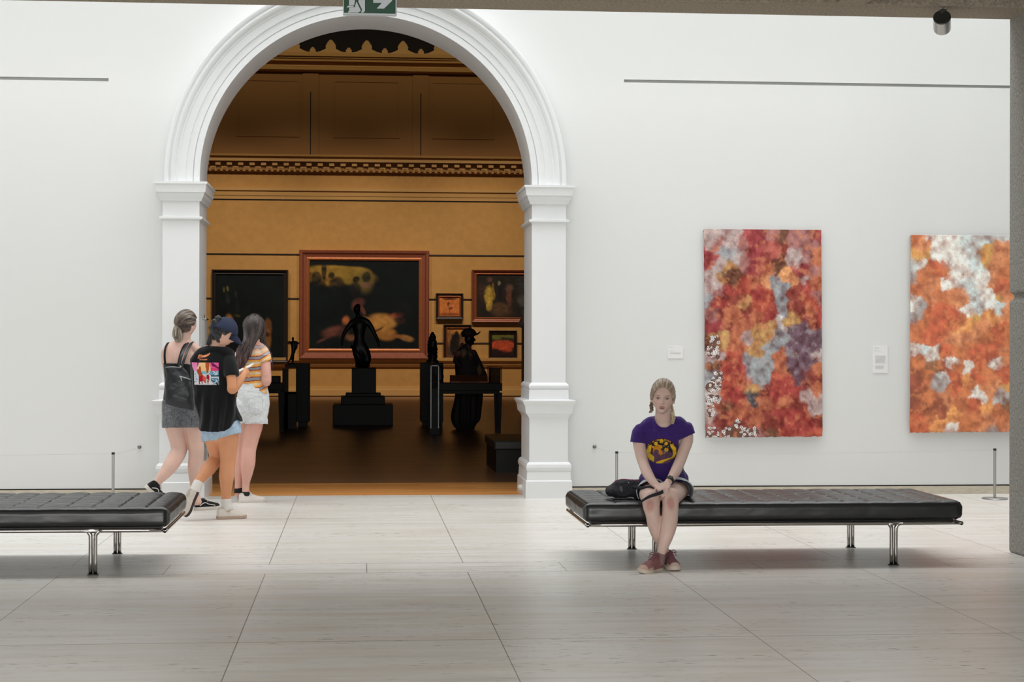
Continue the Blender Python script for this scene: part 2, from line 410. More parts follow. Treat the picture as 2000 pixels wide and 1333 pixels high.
# coffer ribs
yr = yb0-.028
rib = MB().box((-9.2, yr-.05, ZB-.002), (9.2, yr+.018, ZB+.5))
for k in range(1, 7): rib.box((-9.2, yr-.05-k*1.35-.22, ZB), (9.2, yr-.05-k*1.35, ZB+.5))
xr1 = P(1672, 2, z=ZB)[0]
for k in range(-6, 3):
    xx = xr1+k*2.15-.0; rib.box((xx-.1, -4.4, ZB), (xx+.1, yr, ZB+.5))
struct(rib.build('ceiling', M_concb, smooth=False, bevel=.008))
# right concrete wall end with a horizontal groove, face towards the room at X = XC
zg = P(1970, 580, Y=11.8)[2]; gh = .026
cw = MB()
prof = [(0, 0), (0, zg-gh), (.035, zg-gh+.006), (.035, zg+gh-.01), (0, zg+gh), (0, ZB+.9)]
cw.prism([(XC+a, -4.5, z) for a, z in prof]+[(XC+1.2, -4.5, ZB+.9), (XC+1.2, -4.5, 0)], (0, 11.8+4.5, 0))
struct(cw.build('wall_right', M_conc, smooth=False, bevel=.02))
struct(plain('wall_left', (-9.2, -4.5, 0), (-9, 11.8, ZB+.9), M_conc))

# ================================================= the hall beyond the arch
def FZ(y, Y=YF): return P(720, y, Y=Y)[2]
def FX(x, Y=YF): return P(x, 500, Y=Y)[0]
struct(plain('wall_far', (-10, YF, 0), (10, YF+.2, 12.5), M_ochre))
struct(plain('wall_hall_left', (-10.2, YB, 0), (-10, YF, 12.5), M_ochre)); struct(plain('wall_hall_right', (10, YB, 0), (10.2, YF, 12.5), M_ochre))
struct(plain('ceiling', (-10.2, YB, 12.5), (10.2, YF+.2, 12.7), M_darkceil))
def moulding(name, prof, m=M_ochre2):
    """prof: (pixel row, projection in m) top to bottom, run along the far wall"""
    b = MB(); pts = [(-10, YF-e, FZ(y, YF-e)) for y, e in prof]
    pts = [(-10, YF, pts[0][2])]+pts+[(-10, YF, pts[-1][2])]
    return struct(b.prism(pts, (20, 0, 0)).build(name, m, smooth=False))
moulding('trim_5', [(104, .5), (111, .48), (112, .4), (115, .4), (116, .34), (121, .32), (122, .1), (131, .1), (132, .3), (138, .28), (142, .1)])
moulding('trim_6', [(303, .42), (307, .4), (308, .3), (311, .3), (312, .34), (317, .34), (318, .12), (331, .12), (332, .16), (337, .14)])
moulding('trim_7', [(367, .03), (369, .12), (374, .12), (376, .07), (384, .06), (385, .04), (391, .035)])
struct(plain('trim_8', (-10, YF-.02, FZ(393)), (10, YF+.01, FZ(391.5)), M_dark))
moulding('trim_9', [(699, .16), (705, .15), (706, .05), (711, .05), (712, .1), (717, .05)])
moulding('baseboard_far', [(755, .05), (761, .06), (762, .09), (773.5, .1)])
# dentils
d = MB(); 
for k in range(-20, 22):
    x = FX(714+22.1*k); d.box((x-.07, YF-.27, FZ(327)), (x+.07, YF-.1, FZ(320)))
struct(d.build('trim_10', M_ochre2, smooth=False))
d = MB()
for k in range(-40, 42):
    x = FX(714+11*k); d.box((x-.05, YF-.2, FZ(336)), (x+.03, YF-.1, FZ(331)))
struct(d.build('trim_11', M_attic, smooth=False))
# attic: ochre boards painted darker for their dim light, with recessed panels
at = MB(); za, zb = FZ(305), FZ(140)
at.box((-10, YF-.04, za), (10, YF, zb)); struct(at.build('trim_12', M_attic, smooth=False))
pn = MB()
def frame_bar(x0, x1, y0, y1, t=.05, e=.062):
    X0, X1, Z0, Z1 = FX(x0), FX(x1), FZ(y1), FZ(y0)
    pn.box((X0, YF-e, Z0), (X0+t, YF-.03, Z1)); pn.box((X1-t, YF-e, Z0), (X1, YF-.03, Z1)); pn.box((X0+t, YF-e, Z0), (X1-t, YF-.03, Z0+t)); pn.box((X0+t, YF-e, Z1-t), (X1-t, YF-.03, Z1))
for a, b_ in ((250, 372), (462, 584), (650, 780), (843, 965), (1060, 1180)): frame_bar(a, b_, 158, 270)
for x in (606, 821, 400, 1030): X = FX(x); pn.box((X-.22, YF-.09, za), (X+.22, YF-.03, zb))
struct(pn.build('trim_13', M_attic, smooth=False))
gp = MB()
for x in (606, 821, 400, 1030): X = FX(x); gp.box((X-.012, YF-.1, za), (X+.012, YF-.085, zb-.6))
struct(gp.build('trim_14', M_dark, smooth=False))
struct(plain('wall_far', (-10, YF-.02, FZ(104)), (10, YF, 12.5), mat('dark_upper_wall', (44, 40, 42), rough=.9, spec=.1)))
# cresting with leafy antefixes
cr = MB(); yc = YF-.42
zb0 = FZ(104.5, yc)
def cx(x): return P(x, 100, Y=yc)[0]
u = 70.5
pts = []
big = [(-10, 95), (-9.5, 92), (-10.5, 89.5), (-8.5, 87.5), (-8.8, 85.5), (-6.5, 84), (-6.2, 81.5), (-4, 80.5), (-3, 78), (-1.2, 78.2), (0, 76.5)]
big = [(x, y+1.5) for x, y in big]
small = [(-5.5, 99.5), (-5.8, 96.5), (-3.6, 95), (-3, 92.8), (-1, 92), (0, 91.2)]
top = []
for k in range(-5, 8):
    c = 716.5+u*k
    for t in np.linspace(0, 1, 6)[:-1]: top.append((c-u/2+6+(u/2-17)*t, 103-(t**2)*6.5))
    top += [(c+x, y) for x, y in big]+[(c-x, y) for x, y in big[::-1][1:]]
    for t in np.linspace(0, 1, 6)[1:]: top.append((c+11+(u/2-17)*t, 96.5+(1-(1-t)**2)*6.5))
    top += [(c+u/2+x, y+2) for x, y in small]+[(c+u/2-x, y+2) for x, y in small[::-1][1:]]
pts = [(cx(x), yc, FZ(y, yc)) for x, y in top]
pts = [(pts[0][0], yc, zb0-.02)]+pts+[(pts[-1][0], yc, zb0-.02)]
struct(cr.prism(pts, (0, .12, 0)).build('trim_15', M_ochre2, smooth=False))
# ================================================= things in the bright court
M_chrome = mat('chrome', (176, 172, 168), rough=.12, metal=1)
M_steel = mat('brushed_steel', (168, 168, 166), rough=.32, metal=1)
M_blackpl = mat('black_plastic', (24, 24, 25), rough=.5)
M_leather = mat('black_leather', (17, 19, 20), rough=.34, spec=.7, bump=.04, bscale=120)
M_wire = mat('grey_cord', (196, 196, 194), rough=.6)
M_paper = mat('white_card', (232, 232, 230), rough=.6)
M_print = mat('grey_print', (206, 206, 207), rough=.7)

def bench(x0, x1, yf, yb, label, lx):
    root = thing('bench', label, 'bench', ((x0+x1)/2, (yf+yb)/2, 0), 'tufted benches in the court')
    zb, zt = .287, .418; cx, cy, cz = (x0+x1)/2, (yf+yb)/2, (zb+zt)/2
    hx, hy, hz = (x1-x0)/2, (yb-yf)/2, (zt-zb)/2; r = .045
    # rounded cushion: dense grid on each face of a box
    mb = MB()
    def face(o, u, v, nu, nv):
        a, b_ = np.meshgrid(np.linspace(-1, 1, nu), np.linspace(-1, 1, nv)); p = np.asarray(o)+a[..., None]*np.asarray(u)+b_[..., None]*np.asarray(v)
        mb.rings(p, closed=False, cap=False)
    N = 330
    face((0, 0, hz), (hx, 0, 0), (0, hy, 0), N, 150); face((0, 0, -hz), (hx, 0, 0), (0, -hy, 0), N, 20)
    face((0, -hy, 0), (hx, 0, 0), (0, 0, hz), N, 24); face((0, hy, 0), (-hx, 0, 0), (0, 0, hz), N, 24)
    face((hx, 0, 0), (0, hy, 0), (0, 0, hz), 150, 24); face((-hx, 0, 0), (0, -hy, 0), (0, 0, hz), 150, 24)
    V = np.vstack(mb.v); c = np.clip(V, [-hx+r, -hy+r, -hz+r], [hx-r, hy-r, hz-r]); dv = V-c; L = np.linalg.norm(dv, axis=1)[:, None]
    flat = V.copy(); V2 = c+dv/np.maximum(L, 1e-9)*r
    X, Y = V2[:, 0], V2[:, 1]; top = np.clip((V2[:, 2]-(hz-r))/r, 0, 1)
    w = .165
    xi = (X-hx+.3)/w; row = np.floor((Y+hy)/.162); 
    xi2 = xi+.5*(row % 2)*0
    dx = np.abs(xi2-np.round(xi2))*w; dy = np.abs((Y+hy)/.162-np.round((Y+hy)/.162))*.162
    inner = sstep(hx-.02, hx-.1, np.abs(X))*sstep(hy-.0, hy-.07, np.abs(Y))
    wr = fbm(np.stack([X*9, Y*24, X*0], 1), 3, 4)
    # seams plus crisp creases that fan out of every crossing
    crease = np.exp(-((dx-.012*np.sin(Y*60+xi*3))/.006)**2)*np.exp(-(dy/.03)**2)
    puff = np.abs(np.sin(PI*xi2))**.6*np.abs(np.sin(PI*(Y+hy)/.162))**.6
    V2[:, 2] += top*inner*(.008*puff-.003-.0075*np.exp(-(dx/.005)**2)-.007*np.exp(-(dy/.006)**2)-.012*crease+.0035*wr)
    side = (1-top)*sstep(-hz, -hz+.03, V2[:, 2])
    V2[:, 1] += np.where(V[:, 1] < -hy+1e-4, -1, np.where(V[:, 1] > hy-1e-4, 1, 0))*side*(.004+.004*fbm(np.stack([X*5, V2[:, 2]*10, X*0], 1), 3, 9))
    V2[:, 0] += np.sign(V[:, 0])*np.where(np.abs(V[:, 0]) > hx-1e-4, 1, 0)*side*(.006+.006*fbm(np.stack([Y*7, V2[:, 2]*9, X*0], 1), 3, 3))
    mb.v = [V2+A(cx, cy, cz)]
    cu = mb.build('cushion', M_leather, root)
    # piping at the ends, edge seam
    for sx in (-1, 1):
        q = [(cx+sx*(hx-.012), cy-hy+.03+(2*hy-.06)*t, zt-.014) for t in np.linspace(0, 1, 12)]
        MB().tube(q, .0028, n=6).build('seam', M_leather, cu)
    rt = .0125; zr = zb-.0135; e = .012
    fr = []
    # tubular frame: every run of rail bends down into one of the paired leg tubes
    for k, y in enumerate((yf+e, yb-e)):
        for j, sx in enumerate((-1, 1)):
            xo = x0+.03 if sx < 0 else x1-.03; lxx = lx[0] if sx < 0 else lx[1]
            pts = [(xo, y, zr), (lxx+sx*.065, y, zr), (lxx+sx*.036, y, zr-.005), (lxx+sx*.019, y, zr-.022), (lxx+sx*.0145, y, zr-.055), (lxx+sx*.0145, y, 0.0)]
            MB().loft(pts, rt, side=(0, 1, 0), n=14, sub=3, cap=0).build('leg', M_chrome, root)
        pts = [(lx[0]+.0145, y, 0.0), (lx[0]+.0145, y, zr-.055), (lx[0]+.019, y, zr-.022), (lx[0]+.036, y, zr-.005), (lx[0]+.065, y, zr),
               (lx[1]-.065, y, zr), (lx[1]-.036, y, zr-.005), (lx[1]-.019, y, zr-.022), (lx[1]-.0145, y, zr-.055), (lx[1]-.0145, y, 0.0)]
        MB().loft(pts, rt, side=(0, 1, 0), n=14, sub=3, cap=0).build('long_rail', M_chrome, root)
        for l in lx: MB().box((l-.032, y-.017, 0), (l+.032, y+.017, .006)).build('foot_pad', M_blackpl, root, smooth=False)
    for sx, xo in ((-1, x0+.03), (1, x1-.03)):
        MB().loft([(xo+.02*-sx, yf+e, zr), (xo+sx*.004, yf+e+.008, zr), (xo+sx*.012, yf+e+.04, zr), (xo+sx*.012, yb-e-.04, zr), (xo+sx*.004, yb-e-.008, zr), (xo-.02*sx, yb-e, zr)], rt, side=(0, 0, 1), n=12, sub=3, cap=0).build('end_rail', M_chrome, root)
    u = MB().box((x0+.05, yf+.05, zb-.012), (x1-.05, yb-.05, zb+.004)).build('base_board', M_blackpl, root, smooth=False)
    return root
bench(1.44, 3.925, 11.12, 12.14, 'long black tufted leather bench with the girl in purple sitting on it', (1.905, 3.465))
bench(-3.655, -1.165, 10.98, 12.1, 'long black tufted leather bench cut off by the left picture edge', (-3.185, -1.625))

# ---- knee-high barrier: posts, wall eyes and cords
def post(px, py, label, base_y=None, Y=None):
    t = P(px, py, Y=Y); root = thing('barrier_post', label, 'post', (t[0], Y, 0), 'low barrier posts along the wall'); x = t[0]; zt = t[2]
    MB().lathe((x, Y, 0), [(.0, 0), (.118, 0), (.12, .003), (.12, .008), (.116, .012), (.02, .016), (0, .016)], n=48).build('base_plate', M_steel, root, smooth='auto')
    MB().lathe((x, Y, 0), [(0, .012), (.0125, .012), (.0125, zt-.018), (0, zt-.018)], n=20).build('pole', M_steel, root, smooth='auto')
    MB().lathe((x, Y, 0), [(0, zt-.02), (.0145, zt-.02), (.0145, zt-.002), (.013, zt), (0, zt)], n=20).build('cap', M_blackpl, root, smooth='auto')
    return A(x, Y, zt-.012)
YP = 15.75
pa = post(221, 884, 'low steel barrier post behind the left bench', Y=YP)
pb = post(1204.5, 882, 'low steel barrier post behind the handbag and girl', Y=YP)
pc = post(1943, 876.5, 'low steel barrier post with round base beside the concrete pillar', Y=P(1943, 975.5, z=0)[1])
def hook(px, py, label):
    p = P(px, py, Y=YW); root = MB().lathe((p[0], YW+.002, p[2]), [(0, 0), (.017, 0), (.019, .004), (.017, .012), (.006, .02), (.0, .02)], n=24, axis=(0, -1, 0)).build('wall_eye', M_steel, origin=(p[0], YW, p[2]))
    tag(root, label, 'hook', 'barrier wall eyes')
    a = np.linspace(0, 2*PI, 16); MB().tube([(p[0]+.011*math.cos(t), YW-.024, p[2]+.011*math.sin(t)) for t in a], .003, n=8).build('ring', M_blackpl, root)
    return A(p[0], YW-.03, p[2])
ha = hook(272.5, 873.5, 'small round steel wall eye left of the arch'); hb = hook(1161, 873, 'small round steel wall eye right of the arch')
def cord(a, b, label, sag=.012):
    t = np.linspace(0, 1, 14); a = a+nrm(b-a)*.016; b = b+nrm(a-b)*.016; q = np.outer(1-t, a)+np.outer(t, b); q[:, 2] -= sag*4*t*(1-t)
    o = MB().tube(q, .0015, n=6).build('rope', M_wire); tag(o, label, 'cord', 'barrier cords')
cord(pa, ha, 'short thin cord from left post up to the wall eye')
cord(A(-6.3, YP, pa[2]-.035), pa, 'thin grey cord running left from the left barrier post', .004)
cord(pb, hb, 'short thin cord from the wall eye to the post behind the bag')
cord(pb, pc, 'long thin cord between the two right barrier posts', .02)

# ---- wall labels
def wall_label(x0, y0, x1, y1, lines, label):
    a, b_ = P(x0, y0, Y=YW), P(x1, y1, Y=YW)
    o = MB().box((a[0], YW-.006, b_[2]), (b_[0], YW, a[2])).build('wall_label', M_paper, smooth=False, origin=((a[0]+b_[0])/2, YW, b_[2])); tag(o, label, 'label', 'artwork labels')
    for (u0, u1, v0, v1) in lines:
        t = MB()
        n = max(1, int(round((v1-v0)/1.6)))
        for k in range(n):
            p0, p1 = P(u0, v0+(v1-v0)*(k+.15)/n, Y=YW), P(u1-(k*1.7 % 3), v0+(v1-v0)*(k+.6)/n, Y=YW); t.box((p0[0], YW-.0075, p1[2]), (p1[0], YW-.005, p0[2]))
        t.build('text_line', M_print, o, smooth=False)
wall_label(1304, 676, 1334, 700.5, [(1307, 1315, 678, 679.6), (1306.5, 1317, 685, 686.6), (1308, 1330, 688.5, 692)], 'small white wall label left of the red tapestry')
wall_label(1704.5, 676.5, 1733.5, 729, [(1707, 1716, 679, 680.6), (1707, 1717, 685, 686.6), (1709, 1730, 694.5, 710), (1709, 1727, 714, 721)], 'taller white wall label between the two tapestries')

# ---- tapestries
def field(px, py, ctrl, pal, warp=26, wsc=.012, sharp=2.2, seed=1):
    q = np.stack([px*wsc, py*wsc, px*0], 1)
    wx = px+warp*fbm(q, 5, seed)*1.6; wy = py+warp*fbm(q+31.3, 5, seed+9)*1.6
    q2 = np.stack([px*.055, py*.045, px*0+2], 1); wx = wx+15*fbm(q2, 3, seed+61); wy = wy+18*fbm(q2+5, 3, seed+67)
    col = np.zeros((len(px), 3)); W = np.zeros(len(px))
    for (x, y, r, k) in ctrl:
        d2 = ((wx-x)**2+(wy-y)**2)/(r*r); w = np.exp(-d2*sharp)+1e-9/(1+d2); w = w**1.6
        col += w[:, None]*lin(pal[k]); W += w
    return col/W[:, None]
PAL = dict(R=(176, 60, 52), O=(196, 104, 64), Y=(204, 150, 80), M=(178, 112, 106), P=(192, 160, 154), W=(222, 214, 208), G=(156, 154, 158), D=(96, 90, 92), U=(122, 88, 102), K=(146, 56, 44), B=(120, 74, 52), V=(196, 80, 54), E=(172, 62, 66), T=(190, 88, 74), L=(236, 232, 226), N=(238, 158, 92), C=(218, 136, 94), S=(200, 212, 214))
T1 = [(290,90,60,'P'),(340,140,50,'M'),(410,140,60,'P'),(480,150,45,'M'),(560,110,60,'E'),(640,90,50,'M'),(720,110,50,'B'),(790,100,60,'M'),(870,110,50,'M'),(930,100,40,'E'),
(280,230,55,'E'),(330,290,55,'P'),(390,200,55,'G'),(440,230,50,'P'),(570,210,75,'E'),(650,180,60,'T'),(730,170,45,'K'),(800,220,55,'P'),(870,190,50,'M'),(920,230,45,'O'),
(300,400,55,'P'),(345,350,40,'Y'),(400,280,45,'Y'),(420,340,60,'B'),(500,250,50,'M'),(560,270,60,'E'),(620,280,60,'O'),(690,260,55,'B'),(760,330,50,'N'),(830,300,55,'E'),(900,300,45,'M'),(840,345,40,'P'),(930,370,40,'O'),
(290,470,50,'G'),(345,440,45,'M'),(410,420,50,'R'),(480,380,50,'V'),(550,360,50,'O'),(610,350,45,'N'),(650,345,30,'G'),(710,400,45,'G'),(720,470,50,'G'),(710,530,45,'G'),(800,420,60,'K'),(860,400,50,'R'),(930,450,45,'M'),(880,480,60,'V'),
(340,500,50,'R'),(400,470,45,'K'),(460,470,50,'K'),(480,490,50,'Y'),(570,430,55,'R'),(620,440,50,'V'),(600,520,60,'V'),(630,570,55,'R'),(820,520,60,'K'),(880,540,50,'O'),(940,560,45,'R'),
(300,560,50,'M'),(310,620,60,'E'),(340,580,45,'K'),(420,560,60,'O'),(500,560,50,'K'),(550,590,50,'O'),(460,640,60,'O'),(400,640,50,'K'),(580,640,40,'Y'),(640,640,45,'Y'),(600,700,45,'Y'),(570,780,45,'Y'),(690,600,30,'W'),(730,640,30,'W'),(700,690,45,'G'),(770,590,50,'Y'),(830,570,45,'K'),(900,620,45,'K'),
(350,710,50,'Y'),(310,740,45,'B'),(440,720,60,'O'),(520,690,40,'P'),(640,750,50,'G'),(560,850,70,'G'),(620,860,60,'G'),(570,930,60,'G'),(690,790,35,'O'),(780,680,60,'U'),(860,640,50,'U'),(820,760,80,'U'),(900,740,60,'U'),(880,830,50,'U'),(800,860,55,'U'),(820,930,45,'U'),(930,810,40,'P'),
(310,800,50,'P'),(320,860,45,'B'),(400,820,55,'V'),(430,880,70,'R'),(400,960,60,'V'),(470,960,60,'V'),(430,1050,70,'R'),(300,930,45,'G'),(310,1000,45,'P'),(310,1060,40,'W'),(720,880,55,'O'),(700,930,50,'V'),(740,960,60,'R'),(680,1010,60,'R'),(780,1010,55,'R'),(540,1000,30,'Y'),(600,990,35,'K'),(540,1060,50,'D'),(550,1090,35,'D'),
(870,930,50,'K'),(930,900,45,'O'),(910,1010,50,'O'),(920,1070,50,'P'),(910,1120,40,'P'),(850,1040,40,'P'),(800,1080,55,'K'),(740,1080,45,'O'),(620,1080,50,'O'),(560,1130,45,'O'),(500,1090,45,'O'),(390,1100,55,'B'),(330,1100,45,'O'),(440,1150,60,'O'),(300,1150,45,'P'),(360,1180,60,'K'),(480,1200,55,'K'),(570,1180,60,'O'),(650,1180,60,'K'),(720,1150,55,'R'),(800,1160,60,'R'),(860,1210,60,'R'),(930,1170,40,'K'),(760,1240,50,'R'),(660,1250,45,'B'),(560,1260,45,'M'),(430,1250,45,'B'),(330,1250,45,'M'),(900,1260,45,'V')]
T2 = [(260,110,45,'O'),(300,150,50,'C'),(340,200,40,'Y'),(270,220,45,'Y'),(250,270,45,'S'),(300,260,35,'W'),(430,130,70,'L'),(500,180,80,'L'),(560,150,70,'S'),(400,200,50,'L'),(620,120,50,'S'),(700,120,50,'G'),(760,100,50,'S'),
(330,310,60,'O'),(400,290,60,'V'),(440,310,45,'O'),(260,340,40,'G'),(290,370,50,'O'),(360,380,60,'C'),(440,380,35,'L'),(520,300,80,'L'),(600,270,70,'S'),(560,390,60,'S'),(640,330,50,'L'),(700,180,50,'Y'),(750,180,55,'C'),(800,200,50,'C'),(680,230,45,'Y'),(740,270,60,'C'),(800,310,50,'O'),(770,380,50,'V'),(720,350,45,'C'),(790,440,40,'C'),(760,460,30,'Y'),
(260,420,40,'O'),(250,480,40,'W'),(280,500,40,'G'),(260,560,40,'G'),(350,460,60,'C'),(420,450,60,'O'),(500,450,60,'C'),(530,490,40,'C'),(560,540,50,'L'),(620,500,60,'S'),(690,470,55,'L'),(750,520,40,'S'),(690,560,60,'N'),(660,610,50,'C'),(600,580,40,'Y'),(800,560,40,'C'),
(300,590,60,'O'),(380,560,70,'V'),(460,580,60,'V'),(510,600,50,'O'),(560,640,50,'N'),(270,680,50,'O'),(330,680,60,'V'),(400,660,60,'V'),(460,700,50,'C'),(520,700,50,'C'),(600,690,60,'C'),(680,680,60,'O'),(760,680,60,'V'),(810,700,50,'O'),(250,760,40,'W'),(350,790,55,'W'),(300,770,40,'S'),(440,770,50,'V'),(470,830,40,'W'),(540,770,50,'O'),(620,770,60,'V'),(700,770,60,'V'),(790,790,50,'C'),(740,850,40,'W'),(290,850,60,'O'),(360,860,50,'B'),(420,870,45,'K'),(500,870,45,'O'),(560,870,35,'W'),(620,900,55,'V'),(680,920,50,'O'),(790,890,50,'V'),
(260,920,50,'K'),(320,930,50,'O'),(400,960,50,'G'),(420,930,35,'S'),(480,930,50,'V'),(550,940,40,'N'),(490,1010,60,'V'),(630,1030,40,'W'),(580,990,40,'O'),(700,1000,50,'C'),(770,1050,55,'G'),(740,1080,40,'S'),(810,1000,40,'Y'),(270,1020,50,'K'),(330,1060,50,'O'),(290,1100,50,'K'),(400,1110,60,'K'),(450,1060,50,'C'),(540,1080,60,'O'),(600,1100,50,'V'),(680,1110,50,'N'),(760,1130,50,'O'),(810,1100,40,'B'),(260,1190,50,'V'),(330,1180,50,'O'),(310,1230,40,'V'),(400,1220,50,'N'),(480,1160,50,'N'),(470,1230,40,'L'),(540,1200,50,'O'),(600,1180,50,'O'),(680,1200,50,'C'),(760,1200,50,'O'),(700,1235,40,'G'),(800,1230,45,'C')]
M_tap = mat_attr('painted_quilted_cloth', rough=.85, spec=.15, sheen=.1, bump=.25, bscale=160)
def tapestry(name, corners, crop, ctrl, seed, label, flowers, cat='tapestry'):
    (ax, ay), (bx, by), (cx_, cy_), (dx_, dy_) = corners          # TL TR BR BL in photo pixels
    nu, nv = 250, 440; u, v = np.meshgrid(np.linspace(0, 1, nu), np.linspace(0, 1, nv)); u, v = u.ravel(), v.ravel()
    px = (1-v)*((1-u)*ax+u*bx)+v*((1-u)*dx_+u*cx_); py = (1-v)*((1-u)*ay+u*by)+v*((1-u)*dy_+u*cy_)
    edge = .6*fbm(np.stack([py*.11, py*0, py*0], 1), 3, seed)
    px = px+np.where(u < .01, edge, 0)+np.where(u > .99, -edge, 0)
    py = py+np.where(v > .995, 1.6*fbm(np.stack([px*.2, px*0+3, px*0], 1), 3, seed+2), 0)
    ox, oy, sc = crop; qx, qy = (px-ox)*sc, (py-oy)*sc
    base = PAL; col = field(qx, qy, ctrl, base, warp=26, wsc=.016, sharp=2.6, seed=seed)
    # brushy mid-scale variation, flecks
    n1 = fbm(np.stack([qx*.035, qy*.028, qx*0], 1), 4, seed+20); n2 = fbm(np.stack([qx*.03, qy*.03, qx*0+9], 1), 4, seed+31); n3 = noise(np.stack([qx*.42, qy*.42, qx*0], 1), seed+40)
    lum = col.mean(1)
    col = col*(1+.95*n1[:, None]*A(.75, 1.1, 1.1))
    n5 = fbm(np.stack([qx*.09, qy*.07, qx*0+4], 1), 4, seed+55); n2 = n2+.35*n5; n1 = n1*.7+.5*n5
    hi = sstep(-.02, .6, n2)[:, None]; warm = (col[:, 0] > col[:, 2]*2.2)[:, None]
    col = np.where(warm, col*(1-hi*.55)+hi*.55*lin((236, 140, 84)), col*(1-hi*.35)+hi*.35*lin((205, 196, 194)))
    lo = sstep(.05, .6, -n2)[:, None]; col = col*(1-.45*lo)+.45*lo*col*A(.62, .45, .45)
    pale = ((col.max(1)-col.min(1)) < .28)[:, None]
    col = np.where(pale, col*(1+.2*n3[:, None]), col*(1+.12*n3[:, None]))
    lm = col@A(.3, .55, .15)
    if seed == 3: col = (col*.84+.16*lm[:, None])*.93
    else: col = col*.84+.16*lin((236, 190, 150))
    for (fx, fy, fr) in flowers:      # clusters of little white rings with dark eyes
        rs = np.random.RandomState(int(fx*7+fy)); m = np.hypot(qx-fx, qy-fy) < fr*1.15
        dk = m & (n1+.5*n2 > .02-.25*(np.hypot(qx-fx, qy-fy) < fr*.7)); col[dk] = lin((112, 82, 74))*(.8+.5*np.abs(n3[dk]))[:, None]
        for _ in range(int(fr*fr*.0075)+3):
            a, r_ = rs.rand()*2*PI, fr*math.sqrt(rs.rand()); x0, y0, s_ = fx+r_*math.cos(a), fy+r_*math.sin(a)*1.1, rs.uniform(4.5, 8.5)
            d = np.hypot(qx-x0, qy-y0)*(1+.25*np.cos(5*np.arctan2(qy-y0, qx-x0)+a)); col[d < s_] = lin((236, 234, 232)); col[d < s_*.42] = lin((70, 50, 52))
    W = np.array([P(a, b_, Y=YW) for a, b_ in zip(px, py)])
    off = .03+.02*np.sin(u*PI)*v+.012*fbm(np.stack([u*3, v*5, u*0], 1), 3, seed)+.01*np.sin(u*7+v*2)*(v**2)
    W[:, 1] = YW-off
    mb = MB(); mb.rings(W.reshape(nv, nu, 3), closed=False, cap=False)
    o = mb.build(name, M_tap, paint=lambda co: col, solid=.006, origin=(W[:, 0].mean(), YW-.02, W[:, 2].min())); tag(o, label, cat, 'painted hangings on the white wall')
    p = P(ax+3, ay+1, Y=YW)
    sl = MB(); a, b_ = P(ax+1, ay+1, Y=YW), P(bx-1, by+1, Y=YW)
    sl.loft([(a[0], YW-.016, a[2]-.01), (b_[0], YW-.016, b_[2]-.01)], .012, side=(0, 1, 0), n=10, sub=1); sl.build('hanging_rod', M_steel, o)
tapestry('tapestry', [(1373.5, 448), (1602, 449.5), (1604.5, 852.5), (1376, 854.5)], (1290, 430, 3.03), T1, 3, 'tall unframed red and orange hanging right of the seated girl',
         [(315, 710, 30), (300, 770, 38), (320, 800, 26), (335, 930, 32), (320, 975, 36), (290, 990, 26), (290, 1070, 34), (330, 1060, 22), (290, 1140, 24), (450, 1210, 26), (300, 1265, 40), (390, 1255, 34), (490, 1262, 36), (545, 1262, 30)])
tapestry('tapestry', [(1777, 459.5), (2012, 461), (2012, 842.5), (1774.5, 845)], (1700, 430, 3.03), T2, 11, 'tall orange and white hanging partly hidden by the concrete pillar', [])

# ---- exit sign
M_green = mat('sign_green', (12, 74, 48), rough=.4); M_signw = mat('sign_white', (214, 220, 224), rough=.4)
ye = 11.25
def ep(cx_, cy_, y=ye-.03): return P(600+cx_/6.667, cy_/6.667, Y=y)
a, b_ = P(670, 27.5, Y=ye-.03), P(775, 27.5, Y=ye-.03); zs_ = a[2]; hs = .178
sg = thing('exit_sign', 'green and white running man exit sign hanging above the arch', 'sign', ((a[0]+b_[0])/2, ye, zs_+hs))
MB().box((a[0], ye-.028, zs_), (b_[0], ye+.028, zs_+hs)).build('housing', M_signw, sg, smooth=False, bevel=.004)
g0, g1 = ep(478, 166), ep(1150, 172); fc = MB().box((g0[0], ye-.0305, g0[2]), (g1[0], ye-.027, zs_+hs-.01)).build('sign_face', M_green, sg, smooth=False)
def sign_poly(name, pts):
    MB().prism([ep(x, y)*A(1, 0, 1)+A(0, ye-.0315, 0) for x, y in pts], (0, .003, 0)).build(name, M_signw, fc, smooth=False)
sign_poly('door_symbol', [(668, -260), (752, -260), (752, 140), (735, 165), (700, 165), (716, 128), (668, 28)])
sign_poly('running_man_leg', [(640, 20), (700, 140), (660, 165), (528, 163), (548, 130), (545, 98), (620, 95)])
sign_poly('running_man_body', [(548, -150), (640, -150), (628, -40), (612, 68), (545, 70), (545, 0)])
sign_poly('running_man_foot', [(535, 74), (606, 74), (604, 92), (512, 98)])
a_ = np.linspace(0, 2*PI, 20)[:-1]; sign_poly('running_man_head', [(600+38*math.cos(t), -205+38*math.sin(t)) for t in a_])
sign_poly('arrow', [(860, 0-90), (860, 38), (972, 38), (905, 112), (1000, 113), (1104, 12), (1104, -25), (1000, -125), (905, -125), (972, -52), (972, -60)])
for xx in (a[0]+.08, b_[0]-.08): MB().lathe((xx, ye, zs_+hs), [(0, 0), (.006, 0), (.006, ZB+.55-zs_-hs+.02), (0, ZB+.55-zs_-hs+.02)], n=10).build('hanging_rod', M_steel, sg)

